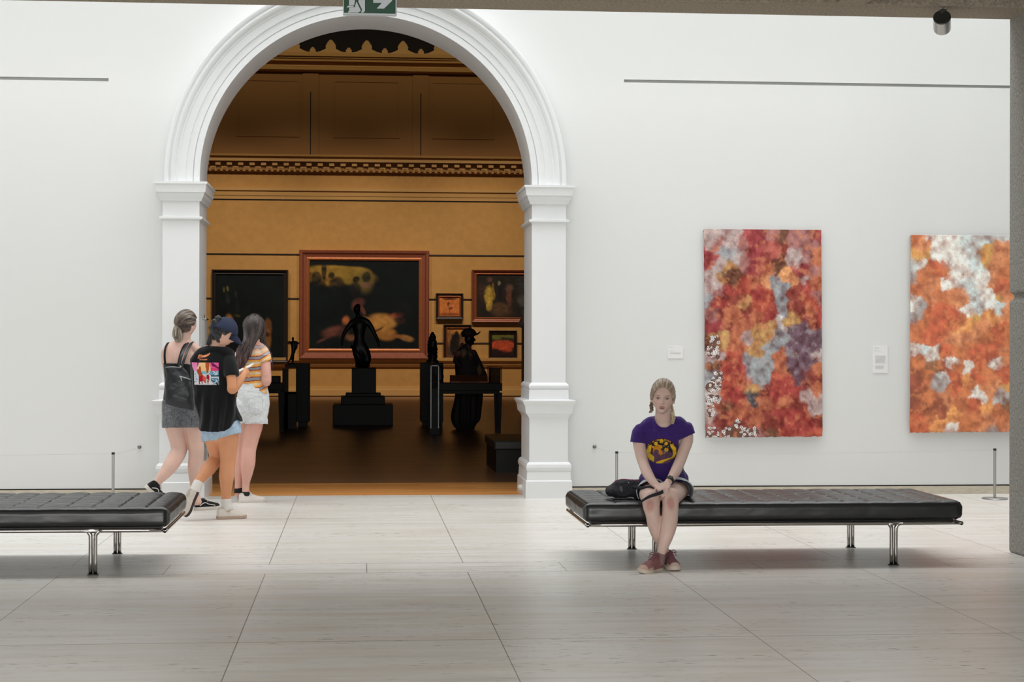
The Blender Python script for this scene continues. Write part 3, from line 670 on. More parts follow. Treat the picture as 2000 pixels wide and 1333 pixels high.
# ---- track spotlight under the beam
pl = P(1840, 44, Y=11.42); M_lamp = mat('grey_lamp_metal', (58, 58, 54), rough=.45, metal=.3); M_lamps = mat('silver_lamp_metal', (170, 168, 166), rough=.25, metal=.9)
tl = thing('ceiling_spotlight', 'small grey cylindrical spotlight hanging from the concrete beam at right', 'spotlight', (pl[0], 11.42, ZB))
ax = nrm(A(.28, .80, -.42)); body = pl
MB().lathe(body-ax*.062, [(0, 0), (.054, 0), (.058, .003), (.058, .008)], n=36, axis=ax).build('back_cap', M_lamp, tl, smooth='auto')
MB().lathe(body-ax*.056, [(.05, 0), (.0575, 0), (.0575, .12), (.052, .12), (.048, .02), (0, .018)], n=36, axis=ax).build('lamp_body', M_lamps, tl, smooth='auto')
MB().box((pl[0]-.02, 11.40-.02, body[2]+.03), (pl[0]+.018, 11.40+.012, body[2]+.085)).build('bracket', M_lamp, tl, smooth=False, bevel=.003)
MB().lathe((pl[0], 11.4, body[2]+.08), [(0, 0), (.009, 0), (.009, .012), (.02, .014), (.02, ZB-body[2]-.08+.03), (0, ZB-body[2]-.08+.03)], n=20).build('stem', M_lamps, tl, smooth='auto')

# ---- metal door track post standing inside the left jamb, little rubber stop at right jamb base
M_grey = mat('grey_metal', (176, 178, 176), rough=.4, metal=.4); M_darkline = mat('dark_slot', (52, 54, 52), rough=.7)
Yd = 16.62; q0 = P(391.5, 622, Y=Yd); q1 = P(405.5, 622, Y=Yd); zlo = P(398, 905, Y=Yd)[2]
dp = thing('door_post', 'slim grey metal door track fixed inside the left side of the arch', 'door track', (q0[0]+.03, Yd, 0))
xw = xl; 
MB().box((xw-.004, Yd-.03, .05), (xw+.028, Yd+.02, q0[2])).build('outer_rail', M_grey, dp, smooth=False, bevel=.002)
MB().box((xw+.004, Yd+.02, .05), (xw+.022, Yd+.032, q0[2]-.01)).build('slot', M_darkline, dp, smooth=False)
MB().box((xw-.004, Yd+.032, .05), (xw+.036, Yd+.075, q0[2]+.0)).build('inner_rail', M_grey, dp, smooth=False, bevel=.002)
zq = q0[2]-.01
MB().tube([(xw-.0, Yd-.045, zq), (xw+.03, Yd-.045, zq), (xw+.05, Yd+.02, zq)], .008, n=10).build('bolt', M_steel, dp)
MB().tube([(xw+.02, Yd+.0, zq+.0), (xw+.02, Yd+.0, zq+.04), (xw+.038, Yd+.0, zq+.04)], .004, n=8).build('hook', M_darkline, dp)
ps = P(1009, 957, Y=16.66); st = MB().lathe((xr-.012, 16.62, .05), [(0, 0), (.028, .002), (.034, .02), (.03, .06), (.018, .085), (0, .09)], n=20, axis=nrm(A(-.9, .1, .35))).build('door_stop', mat('white_rubber', (214, 212, 206), rough=.5))
tag(st, 'small white rounded door stop at the foot of the right pilaster', 'door stop')
# ================================================= things in the hall beyond the arch
M_frame = mat('dark_red_gilt_frame', (142, 76, 52), rough=.45, metal=.2, bump=.5, bscale=60, var=.2, vscale=30)
M_framegold = mat('gilt_frame', (170, 96, 50), rough=.4, metal=.35, bump=.6, bscale=50, var=.3, vscale=40)
M_framedk = mat('dark_wood_frame', (44, 32, 28), rough=.5)
M_can = mat_attr('oil_paint', rough=.6, spec=.15)
M_bronze = mat('dark_bronze', (24, 22, 20), rough=.45, metal=.2)
M_blk = mat('black_painted_wood', (15, 16, 16), rough=.5, spec=.3)
M_marble = mat('pale_marble', (190, 184, 172), rough=.5)
m_, nt_, b0 = new_mat('display_glass'); b0.inputs['Transmission Weight'].default_value = 1; b0.inputs['Roughness'].default_value = .02; b0.inputs['IOR'].default_value = 1.1; b0.inputs['Base Color'].default_value = (.9, .93, .9, 1); M_glass = m_

def picture(name, x0, y0, x1, y1, fw, label, paint, outer=M_frame, inner=M_framegold, lip=2, tilt=.0, cat='painting', depth=.14, group='paintings in the ochre hall'):
    yy = YF-depth
    a, b_ = P(x0, y0, Y=yy), P(x1, y1, Y=yy); X0, X1, Z0, Z1 = a[0], b_[0], b_[2], a[2]; w = fw*YF/F; l = lip*YF/F
    root = thing(name, label, cat, ((X0+X1)/2, YF, Z0), group)
    def ringframe(nm, x0, x1, z0, z1, w, prof, m):
        """mitred frame from a profile of (inset fraction, depth)"""
        R = []
        for sx, sz in ((0, 0), (1, 0), (1, 1), (0, 1)):
            R.append([((x0+f*w) if sx == 0 else (x1-f*w), d, (z0+f*w) if sz == 0 else (z1-f*w)) for f, d in prof])
        mb = MB(); R = np.array(R); n = R.shape[1]
        v = R.reshape(-1, 3); f = [(i*n+j, i*n+(j+1) % n, ((i+1) % 4)*n+(j+1) % n, ((i+1) % 4)*n+j) for i in range(4) for j in range(n)]
        mb.add(v, f); return mb.build(nm, m, root, smooth=False)
    ringframe('frame', X0, X1, Z0, Z1, w, [(0, YF-.01), (0, yy+.03), (.08, yy), (.3, yy+.012), (.45, yy+.05), (.8, yy+.07), (1, yy+.06), (1, YF-.01)], outer)
    ringframe('slip', X0+w-l, X1-w+l, Z0+w-l, Z1-w+l, l*1.2, [(0, yy+.05), (.5, yy+.04), (1, yy+.06), (1, YF-.012), (0, YF-.012)], inner)
    nu, nv = 120, 100; u, v = np.meshgrid(np.linspace(0, 1, nu), np.linspace(0, 1, nv)); p = np.stack([X0+w+u*(X1-X0-2*w), np.full_like(u, yy+.085), Z1-w-v*(Z1-Z0-2*w)], -1)
    col = paint(u.ravel(), v.ravel())
    mb = MB().rings(p, closed=False, cap=False); mb.build('canvas', M_can, root, paint=lambda co: col)
    return root
def layers(bg, items, seed, warp=.03):
    def fn(u, v):
        q = np.stack([u*6, v*6, u*0], 1); wu = u+warp*fbm(q, 3, seed); wv = v+warp*fbm(q+17, 3, seed+5)
        c = np.tile(lin(bg), (len(u), 1))*(1+.35*fbm(q*1.5, 3, seed+8))[:, None]
        for k, (x, y, rx, ry, rot, col, soft) in enumerate(items):
            ca, sa = math.cos(rot), math.sin(rot); dx, dy = wu-x, wv-y; ex, ey = (dx*ca+dy*sa)/rx, (-dx*sa+dy*ca)/ry
            w = sstep(1+soft, 1-soft, np.hypot(ex, ey))[:, None]*(.85+.15*noise(q*5, seed+k))[:, None]
            tone = (1+.5*fbm(q*3, 3, seed+k*3))[:, None]; c = c*(1-w)+w*lin(col)*tone
        return c
    return fn
DKG = (16, 22, 22)
big = layers(DKG, [(.27, .13, .28, .07, .06, (170, 128, 52), .15), (.18, .2, .18, .1, 0, (150, 110, 44), .2), (.4, .18, .2, .09, .2, (146, 116, 48), .3), (.5, .25, .08, .12, 0, (110, 92, 50), .4),
    (.06, .2, .05, .07, 0, DKG, .2), (.07, .34, .09, .12, 0, DKG, .2), (.13, .1, .022, .14, 0, DKG, .2), (.2, .17, .032, .04, 0, DKG, .2), (.25, .3, .085, .11, 0, (18, 22, 24), .2), (.43, .22, .03, .035, 0, DKG, .2), (.42, .33, .045, .09, 0, (30, 24, 28), .3), (.52, .2, .04, .06, 0, DKG, .3), (.52, .29, .04, .03, 0, (120, 84, 70), .4),
    (.44, .5, .045, .07, .5, (100, 56, 48), .4), (.48, .57, .02, .05, -.4, (110, 64, 50), .4), (.33, .68, .03, .05, .2, (176, 98, 60), .4),
    (.22, .8, .09, .05, -.4, (122, 72, 60), .5), (.13, .89, .07, .012, -.6, (100, 62, 50), .4), (.3, .82, .05, .05, 0, (70, 44, 40), .5), (.37, .87, .05, .03, 0, (120, 78, 56), .5),
    (.66, .69, .13, .09, .1, (196, 138, 70), .3), (.68, .82, .1, .07, .4, (190, 128, 62), .35), (.54, .68, .06, .025, .7, (186, 126, 70), .4), (.8, .62, .055, .035, -.2, (176, 92, 60), .35), (.82, .68, .05, .04, .3, (60, 36, 34), .4), (.88, .88, .07, .035, .2, (168, 118, 66), .4), (.78, .86, .08, .02, .15, (140, 86, 50), .5), (.62, .78, .07, .012, -.5, (70, 40, 30), .4), (.84, .55, .08, .1, 0, (24, 22, 24), .4)], 3, .02)
picture('painting', 584.5, 488, 838, 702, 19, 'largest painting, dark canvas with pale fallen shape behind the bronze statue', big, lip=5, depth=.22)
lf = layers(DKG, [(.12, .2, .02, .03, 0, (90, 84, 54), .4), (.18, .19, .018, .03, 0, (120, 110, 60), .4), (.16, .3, .03, .06, 0, (40, 42, 40), .5), (.29, .24, .02, .04, 0, (44, 42, 42), .4), (.3, .38, .035, .08, 0, (30, 30, 30), .4), (.3, .49, .05, .015, 0, (70, 60, 30), .4), (.21, .58, .05, .1, -.4, (160, 112, 52), .3), (.26, .68, .04, .08, .1, (110, 66, 48), .4), (.77, .62, .06, .1, 0, (120, 76, 44), .3), (.77, .78, .05, .12, 0, (140, 90, 44), .4), (.76, .72, .04, .03, 0, (60, 28, 24), .3)], 12)
picture('painting', 413, 526.5, 562, 708, 9, 'large dark painting above the striped shirt at the left of the hall', lf, outer=M_framedk, inner=M_framedk, depth=.2)
rt_ = layers((44, 36, 32), [(.12, .4, .08, .2, 0, (70, 46, 40), .6), (.24, .12, .06, .05, 0, (96, 60, 50), .4), (.24, .25, .05, .05, 0, (40, 26, 24), .4), (.23, .48, .075, .22, 0, (186, 150, 62), .35), (.24, .72, .05, .12, 0, (196, 158, 66), .3), (.31, .4, .03, .18, 0, (150, 116, 50), .4), (.42, .2, .025, .05, 0, (130, 124, 96), .4), (.44, .4, .04, .16, .1, (34, 28, 30), .4), (.6, .3, .06, .08, 0, (100, 74, 66), .5), (.6, .52, .05, .2, 0, (110, 66, 50), .5), (.45, .82, .2, .14, .3, (96, 68, 46), .4), (.85, .6, .08, .14, 0, (92, 84, 80), .6), (.85, .25, .12, .2, 0, (54, 48, 48), .6)], 21)
picture('painting', 922, 527, 1046, 630, 9, 'wide painting with a yellow robed figure beside the right pilaster', rt_, inner=M_framegold, lip=2)
s1 = layers((206, 118, 58), [(.5, .1, .35, .06, 0, (60, 30, 26), .4), (.45, .36, .06, .1, .4, (80, 40, 30), .4), (.42, .45, .03, .15, -.2, (140, 84, 40), .5), (.56, .6, .12, .06, -.5, (90, 42, 44), .4), (.5, .75, .02, .1, 0, (96, 46, 44), .4), (.5, .95, .6, .1, 0, (130, 66, 36), .5)], 33)
picture('painting', 851.5, 573, 905, 624, 7, 'small orange painting right of the largest painting', s1, outer=M_framedk, lip=2)
s2 = layers((80, 56, 44), [(.45, .08, .5, .14, 0, (196, 132, 60), .4), (.1, .3, .12, .3, 0, (150, 94, 50), .5), (.42, .62, .28, .42, 0, (14, 14, 14), .15), (.45, .22, .1, .12, 0, (16, 14, 14), .2), (.75, .5, .15, .4, 0, (120, 80, 48), .5)], 41)
picture('painting', 866.5, 634.5, 921, 703, 7, 'portrait painting partly hidden by the hatted figure', s2, outer=M_framedk, lip=1.5)
s3 = layers((60, 40, 34), [(.5, .12, .6, .18, 0, (116, 112, 46), .3), (.65, .26, .3, .1, 0, (40, 40, 34), .4), (.45, .5, .6, .2, 0, (204, 82, 48), .2), (.62, .7, .28, .14, 0, (206, 84, 50), .3), (.3, .9, .6, .16, 0, (44, 26, 26), .3)], 52)
picture('painting', 955.5, 646, 1010, 702, 5.5, 'small red and green landscape painting near the right pilaster', s3, outer=M_framedk, inner=M_framedk, lip=1)
# ---- picture wires on the wall
for y, lbl in ((498, 'topmost'), (584, 'middle'), (670, 'lowest')):
    z = FZ(y); o = MB().box((-9.9, YF-.03, z-.014), (9.9, YF+.001, z+.014)).build('trim_16', M_framedk, smooth=False); struct(o)

# ---- central bronze statue on a stepped black plinth
YS1 = P(708, 832, z=0)[1]
def hp(x, y, dy=0, Y=YS1): return P(x, y, Y=Y+dy)
ped = thing('plinth', 'stepped black plinth carrying the central statue', 'plinth', (hp(709, 832)[0], YS1+.5, 0))
def slab(name, x0, x1, y0, y1, Yf, dpt, par, m=M_blk):
    a, b_ = P(x0, y0, Y=Yf), P(x1, y1, Y=Yf); z = max(b_[2], 0)
    return MB().box((a[0], Yf, z), (b_[0], Yf+dpt, a[2])).build(name, m, par, smooth=False, bevel=.01)
slab('base_step', 650, 767.5, 791, 832.3, YS1, 1.05, ped); slab('middle_step', 666, 752, 775, 791, YS1+.15, .75, ped); slab('upper_step', 675, 744, 768.5, 775.5, YS1+.22, .6, ped); slab('shaft', 687, 734.5, 719, 769, YS1+.3, .44, ped)
Yb = YS1+.5
def q(x, y, dy=0): return P(x, y, Y=Yb+dy)
k = Yb/F
st = MB()
st.loft([q(708, 717.5), q(708, 713), q(708, 708)], [15*k, 14.5*k, 13*k], [12*k]*3, cap=.12)
st.loft([q(702, 712), q(699, 698), q(698, 684), q(699, 672)], np.array([6.5, 8, 10.5, 9])*k, np.array([7, 8, 9, 8])*k)
st.loft([q(715, 712), q(717, 700), q(712, 686), q(706, 672)], np.array([7, 8.5, 10, 9])*k, np.array([7, 8, 9, 8])*k)
st.loft([q(702, 682), q(702, 670), q(702, 658), q(702, 644), q(702, 632), q(702, 625)], np.array([15, 12, 10, 12.5, 14, 9])*k, np.array([9, 8, 7, 8.5, 8.5, 6])*k)
st.loft([q(688, 630), q(695, 625), q(702, 624), q(710, 624), q(717, 628)], np.array([5, 5, 5, 5, 5])*k, np.array([5.5, 6, 6, 6, 5.5])*k, side=(0, 0, 1))
st.loft([q(701, 626), q(699, 616), q(698, 610)], np.array([5.5, 4.3, 4.3])*k); st.ball(q(697, 604, -.03), (7*k, 8*k, 9.5*k)); st.ball(q(699, 599, .05), (6*k, 6*k, 6*k)); st.loft([q(692.5, 605, -.05), q(690.5, 607, -.06)], np.array([1.8, 1.2])*k)
st.loft([q(687, 630), q(680, 640), q(673, 650), q(669, 662), q(668, 670)], np.array([5.5, 5, 4.2, 3.4, 3])*k); st.loft([q(668, 670), q(667, 677)], np.array([3.2, 1.8])*k)
st.loft([q(718, 629), q(726, 641), q(731, 652), q(737, 664), q(739, 672)], np.array([5.5, 5, 4.4, 3.6, 3])*k); st.loft([q(739, 672), q(741, 679)], np.array([3.2, 1.8])*k)
st.loft([q(686, 676, -.12), q(696, 690, -.18), q(704, 704, -.16), q(706, 714, -.1)], np.array([3, 5, 6, 6])*k, np.array([2.5, 3, 3, 3])*k)
so = st.build('statue', M_bronze, remesh=.022, sm=3, origin=(q(706, 719)[0], Yb, q(706, 719)[2])); tag(so, 'dark bronze standing nude figure on the central stepped plinth', 'statue')

# ---- black display towers either side
def tower(x0, x1, y0, Yf, dpt, label):
    a, b_ = P(x0, y0, Y=Yf), P(x1, y0, Y=Yf); root = thing('display_tower', label, 'display stand', ((a[0]+b_[0])/2, Yf+dpt/2, 0), 'black display towers in the hall')
    MB().box((a[0], Yf, .08), (b_[0], Yf+dpt, a[2])).build('body', M_blk, root, smooth=False, bevel=.008)
    MB().box((a[0]+.04, Yf+.04, 0), (b_[0]-.04, Yf+dpt-.04, .08)).build('recessed_base', M_blk, root, smooth=False)
    return a, b_
YT = P(604, 834, z=0)[1]
tower(578, 604, 710, YT, .7, 'black display tower left of the central statue'); tower(822.5, 866, 709, YT, .7, 'black display tower right of the central statue')
# left small statue on its own thin stand
YL = YT-.6; stn = thing('glass_stand', 'slim black stand with a glass side holding the small arms-out statuette', 'display stand', (P(568, 712, Y=YL)[0], YL, 0))
a, b_ = P(557, 712, Y=YL), P(579, 719, Y=YL); MB().box((a[0], YL-.1, b_[2]), (b_[0], YL+.12, a[2])).build('top', M_blk, stn, smooth=False)
a, b_ = P(552, 730, Y=YL), P(563, 720, Y=YL); MB().box((a[0], YL-.1, 0), (b_[0], YL+.12, b_[2])).build('back_panel', M_blk, stn, smooth=False)
a, b_ = P(563.5, 719, Y=YL), P(578, 770, Y=YL); MB().box((a[0], YL-.1, b_[2]), (b_[0], YL-.085, a[2])).build('glass_side', M_glass, stn, smooth=False)
a, b_ = P(552, 766, Y=YL), P(579, 770, Y=YL); MB().box((a[0], YL-.1, 0), (b_[0], YL+.12, a[2])).build('lower_body', M_blk, stn, smooth=False)
def q2(x, y, dy=0): return P(x, y, Y=YL+dy)
k = YL/F; s = MB()
s.loft([q2(571, 712), q2(572, 702), q2(572, 694), q2(573, 684)], np.array([1.8, 2.4, 3.2, 4])*k); s.loft([q2(563, 708), q2(568, 700), q2(571, 692)], np.array([1.2, 2, 2.6])*k)
s.loft([q2(573, 688), q2(573.5, 680), q2(573, 672), q2(572.5, 668)], np.array([4.2, 4.6, 5.4, 3.5])*k, np.array([3.4, 3.5, 3.6, 3])*k); s.ball(q2(572, 662), (2.5*k, 2.6*k, 3.6*k)); s.loft([q2(572, 668), q2(572, 664)], np.array([1.7, 1.7])*k)
s.loft([q2(570, 670), q2(565.5, 668), q2(562, 668.5)], np.array([1.9, 1.4, 1])*k); s.loft([q2(576, 670), q2(579.5, 669), q2(583, 671)], np.array([2.8, 1.8, 1])*k); s.loft([q2(577.5, 668), q2(579, 676), q2(578, 682)], np.array([2.2, 2.6, 1.8])*k)
s.loft([q2(562, 711), q2(579, 711)], np.array([2, 2])*k, np.array([1.2, 1.2])*k, side=(0, 1, 0))
o = s.build('statuette', M_bronze, remesh=.008, sm=2, origin=(q2(571, 712)[0], YL, q2(571, 712)[2])); tag(o, 'small black statuette with arms held out on a slim stand', 'statue')
# beehive-like carving on the right tower
Yr_ = YT+.3; k = Yr_/F; s = MB(); c = P(844.5, 708, Y=Yr_)
prof = [(0, 0), (14.5, 0), (14.5, 3.5), (11, 4), (10.5, 9), (12, 10), (12, 14), (11, 15), (12.5, 19), (11.5, 22), (12.6, 27), (11.4, 30), (11.8, 35), (10.4, 38), (10.8, 42), (9, 45), (9.2, 49), (7, 52), (6.5, 55), (3, 57), (2.6, 59), (0, 60)]
s.lathe(c, [(r*k*.82, h*k*.98) for r, h in prof], n=28)
o = s.build('carved_head', M_bronze, smooth='auto', origin=c, disp=lambda co, nm: co+nm*(.014*noise(co*22, 5))[:, None]); tag(o, 'dark beehive shaped carving on the right display tower', 'sculpture')

# ---- tables
def table(x0, x1, ytop, yund, legx, Yf, dpt, label):
    a, b_ = P(x0, ytop, Y=Yf), P(x1, yund, Y=Yf); root = thing('display_table', label, 'table', ((a[0]+b_[0])/2, Yf+dpt/2, 0), 'dark display tables in the hall')
    MB().box((a[0], Yf, b_[2]+.05), (b_[0], Yf+dpt, a[2])).build('tabletop', M_blk, root, smooth=False, bevel=.006)
    MB().box((a[0]+.04, Yf+.04, b_[2]), (b_[0]-.04, Yf+dpt-.04, b_[2]+.06)).build('apron', M_blk, root, smooth=False)
    for lx0, lx1 in legx:
        l0, l1 = P(lx0, 800, Y=Yf)[0], P(lx1, 800, Y=Yf)[0]
        for yy in (Yf+.02, Yf+dpt-.02-(l1-l0)):
            w = l1-l0; t = .25*w
            MB().rings([[(l0, yy, b_[2]+.02), (l1, yy, b_[2]+.02), (l1, yy+w, b_[2]+.02), (l0, yy+w, b_[2]+.02)], [(l0+t, yy+t, 0), (l1-t, yy+t, 0), (l1-t, yy+w-t, 0), (l0+t, yy+w-t, 0)]]).build('leg', M_blk, root, smooth=False)
    return root, a[2]
YTb = P(975, 847, z=0)[1]
tr, zt1 = table(856, 981, 749, 770, [(858, 866), (971, 981)], YTb, .75, 'dark display table in front of the hatted figure')
YTl = YTb+.6; tl2, zt2 = table(446, 553, 749, 769, [(446, 456), (543, 553)], YTl, .75, 'dark display table behind the striped shirt')
def on(x, y, Y): return P(x, y, Y=Y)
# open case on right table with a book-like tray, side glass box
YY = YTb+.15; a, b_ = on(884, 738, YY), on(952, 749, YY)
M_tray = mat('tan_wood', (150, 92, 58), rough=.6); M_slit = mat('dark_slit', (40, 22, 16), rough=.7)
tray = thing('slanted_tray', 'tan slanted tray with a dark slit on the right table', 'tray', ((a[0]+b_[0])/2, YY, zt1))
MB().prism([(a[0]-.03, YY-.05, zt1), (a[0]-.03, YY+.3, zt1), (a[0]-.03, YY+.3, a[2]+.035), (a[0]-.03, YY-.05, zt1+.03)], (b_[0]-a[0]+.03, 0, 0)).build('board', M_tray, tray, smooth=False)
zc_ = on(915, 745, YY)[2]; MB().box((on(898, 744, YY)[0], YY-.06, zt1+.012), (on(935, 744, YY)[0], YY-.045, zt1+.024)).build('slit', M_slit, tray, smooth=False)
a, b_ = on(955, 716, YY), on(980, 749, YY); gc = MB()
x0_, x1_, y0_, y1_, z0_, z1_ = a[0], b_[0], YY-.05, YY+.4, zt1+.002, a[2]; w_ = .006
gc.box((x0_, y0_, z0_), (x1_, y0_+w_, z1_)).box((x0_, y1_-w_, z0_), (x1_, y1_, z1_)).box((x0_, y0_+w_, z0_), (x0_+w_, y1_-w_, z1_)).box((x1_-w_, y0_+w_, z0_), (x1_, y1_-w_, z1_)).box((x0_+w_, y0_+w_, z1_-w_), (x1_-w_, y1_-w_, z1_))
gc = gc.build('glass_case', M_glass, smooth=False); tag(gc, 'glass case with brown block on the right end of the table', 'glass case')
o = MB().box((a[0]+.03, YY+.0, zt1+.002), (b_[0]-.02, YY+.34, a[2]-.03)).build('brown_block', mat('brown_stone', (92, 62, 40), rough=.8, var=.3, vscale=20), smooth=False); tag(o, 'rough brown block inside the glass case on the table', 'block')
a, b_ = on(841, 714, YY), on(857, 748, YY); gc = thing('glass_case', 'narrow glass case with black carving at the left end of the table', 'glass case', ((a[0]+b_[0])/2, YY+.2, on(850, 749, YY)[2]))
Yg = YTb-.35
fr = MB(); g0, g1 = P(841, 714, Y=Yg), P(857.5, 760, Y=Yg)
for x in (g0[0], g1[0]-.014): fr.box((x, Yg, .1), (x+.014, Yg+.014, g0[2]))
fr.box((g0[0], Yg, g0[2]-.014), (g1[0], Yg+.014, g0[2])); fr.build('edges', M_grey, gc, smooth=False)
MB().box((g0[0], Yg+.02, .1), (g1[0], Yg+.3, P(850, 748, Y=Yg)[2])).build('base', M_blk, gc, smooth=False); MB().box((g0[0]+.014, Yg+.005, g1[2]), (g1[0]-.014, Yg+.009, g0[2]-.014)).build('pane', M_glass, gc, smooth=False)
MB().box((g0[0]-.01, Yg+.0, 0), (g1[0]+.01, Yg+.32, .1)).build('foot', M_blk, gc, smooth=False)
c = on(861, 748, YY); k = YY/F
o = MB().lathe(c+A(0, .1, 0), [(0, 0), (6*k, 0), (5.5*k, 6*k), (6.5*k, 12*k), (5*k, 20*k), (6*k, 26*k), (4*k, 32*k), (0, 34*k)], n=18).build('black_vase', M_bronze, smooth=True, origin=c+A(0, .1, 0)); tag(o, 'small black vase-like carving at the left end of the right table', 'vase')
# bits on left table
for x0, x1, yt, nm, lbl in ((530, 547, 735, 'black_box', 'small black box on the left table beside the elbow'), (500, 526, 722, 'black_box', 'larger black box on the left table behind the elbow')):
    a, b_ = on(x0, yt, YTl+.2), on(x1, 749, YTl+.2); o = MB().box((a[0], YTl+.2, zt2), (b_[0], YTl+.45, a[2])).build(nm, M_blk, smooth=False, bevel=.01); tag(o, lbl, 'box', 'boxes on the left table')
# ---- standing figure in a long patterned dress with hat
YG = P(912, 839, z=0)[1]; k = YG/F
def g(x, y, dy=0): return P(x, y, Y=YG+dy)
fg = thing('dressed_figure', 'life-size dark figure in a long patterned dress and upturned hat behind the table', 'statue', (g(915, 838)[0], YG, 0))
def dresscol(co):
    n = fbm(co*A(9, 9, 6), 4, 2); z = co[:, 2]; n2 = fbm(co*A(7, 7, 5)+9, 3, 6); c = np.tile(lin((48, 42, 42)), (len(co), 1))
    up = sstep(.75, .9, z)[:, None]; pat = sstep(.0, .25, n)[:, None]*up; c = c*(1-pat)+pat*lin((150, 124, 92)); r = (sstep(.1, .3, n2)*sstep(1.2, 1.3, z))[:, None]; return c*(1-r)+r*lin((170, 90, 78))
M_dress = mat_attr('dark_patterned_dress', rough=.7)
d = MB(); d.loft([g(911, 838), g(909, 820), g(914, 790), g(917, 760), g(914, 735), g(911, 712), g(908, 694), g(910, 682), g(913, 676)], np.array([15, 27, 27, 27, 25, 23, 19, 12, 7])*k, np.array([14, 22, 22, 22, 20, 17, 13, 9, 6])*k)
d.loft([g(925, 688), g(934, 712), g(944, 735), g(950, 745, -.1)], np.array([6, 8, 8, 4])*k)
d.loft([g(896, 690, -.1), g(890, 705, -.15), g(898, 715, -.2)], np.array([6, 6, 4])*k)
d.build('dress', M_dress, fg, remesh=.025, sm=2, paint=dresscol, disp=lambda co, nm: co+nm*(.02*np.sin(np.arctan2(co[:, 1]-YG, co[:, 0]-g(914, 700)[0])*11)*sstep(.9, .2, co[:, 2]))[:, None])
hd = MB(); hd.ball(g(916, 662), (9*k, 9*k, 12*k)); hd.loft([g(914, 680), g(915, 668)], np.array([5, 5])*k); hd.loft([g(924, 660), g(927.5, 665), g(924, 667)], np.array([2, 2, 1.5])*k); hd.loft([g(921, 672), g(925, 671)], np.array([3.5, 2])*k)
hd.build('head', M_bronze, fg, remesh=.012, sm=2)
ht = MB(); ht.ball(g(916, 651), (14*k, 12*k, 10*k)); ht.loft([g(903, 657), g(915, 655), g(928, 654), g(934, 652), g(938.5, 647)], np.array([6, 12, 11, 7, 1.5])*k, np.array([2, 2.2, 1.8, 1.6, .8])*k, side=(0, 1, 0)); ht.ball(g(906, 652), (6*k, 6*k, 6*k))
ht.build('hat', mat('dark_red_hat', (46, 22, 22), rough=.7), fg, remesh=.012, sm=2)
cl = MB(); cl.loft([g(903, 672), g(900, 684), g(896, 692)], np.array([3, 5, 4])*k); cl.build('scarf', mat('rose_scarf', (120, 70, 62), rough=.8), fg, remesh=.01, sm=2)
# ---- low dark bench at right, marble bust just showing past the pilaster
YLb = P(1008, 924, z=0)[1]; a, b_ = P(962, 862, Y=YLb), P(1060, 920, Y=YLb); lb = thing('low_bench', 'low black upholstered bench beside the right pilaster inside the hall', 'bench', ((a[0]+b_[0])/2, YLb+1, 0))
x_0 = P(966, 862, Y=YLb)[0]
MB().box((x_0+.02, YLb+.03, 0), (x_0+2.2, YLb+1.5, a[2]-.09)).build('base', M_blk, lb, smooth=False); MB().box((x_0, YLb, a[2]-.1), (x_0+2.24, YLb+1.55, a[2])).build('seat', mat('dark_green_leather', (36, 38, 34), rough=.45), lb, smooth=False, bevel=.015)
YM = 36.0; c = P(1028, 622, Y=YM); k = YM/F
o = thing('marble_bust', 'white marble bust just showing past the right pilaster', 'bust', (c[0], YM, 0))
MB().loft([c+A(0, 0, -.1), c+A(0, 0, .0), c+A(0, 0, .1)], [.16, .12, .07]).ball(P(1024.5, 610, Y=YM), (9.5*k, 9*k, 11*k)).build('head', M_marble, o, remesh=.015, sm=3)
MB().box(c+A(-.08, -.14, -c[2]), c+A(.34, .2, -.1)).build('pedestal', M_blk, o, smooth=False)
# ================================================= people
M_skin = mat_attr('skin', rough=.5, spec=.35, sss=.12)
M_hair = mat_attr('hair', rough=.45, spec=.45)
M_cloth = mat_attr('cloth', rough=.9, spec=.15, sheen=.15, bump=.15, bscale=500)
M_shoe = mat_attr('shoe_canvas', rough=.75, spec=.25)
M_rubber = mat('white_rubber_sole', (214, 208, 200), rough=.6)
M_rubberdk = mat('dark_rubber_sole', (60, 44, 42), rough=.7)
M_lace = mat('lace', (226, 222, 214), rough=.8)

class Fig:
    """a person whose joints are read as (column, row) in the photo at distance Y0 + dy; radii in photo pixels"""
    def __init__(s, Y0): s.Y0 = Y0; s.k = Y0/F/math.cos(_th)
    def p(s, x, y, dy=0): return P(x, y, Y=s.Y0+dy)
    def limb(s, mb, J, side=(1, 0, 0), n=18, sub=5, cap=.9):
        pts = [s.p(*j[:2], j[2]) for j in J]; ra = [j[3]*s.k for j in J]; rb = [(j[4] if len(j) > 4 else j[3])*s.k for j in J]
        return mb.loft(pts, ra, rb, side=side, n=n, sub=sub, cap=cap)

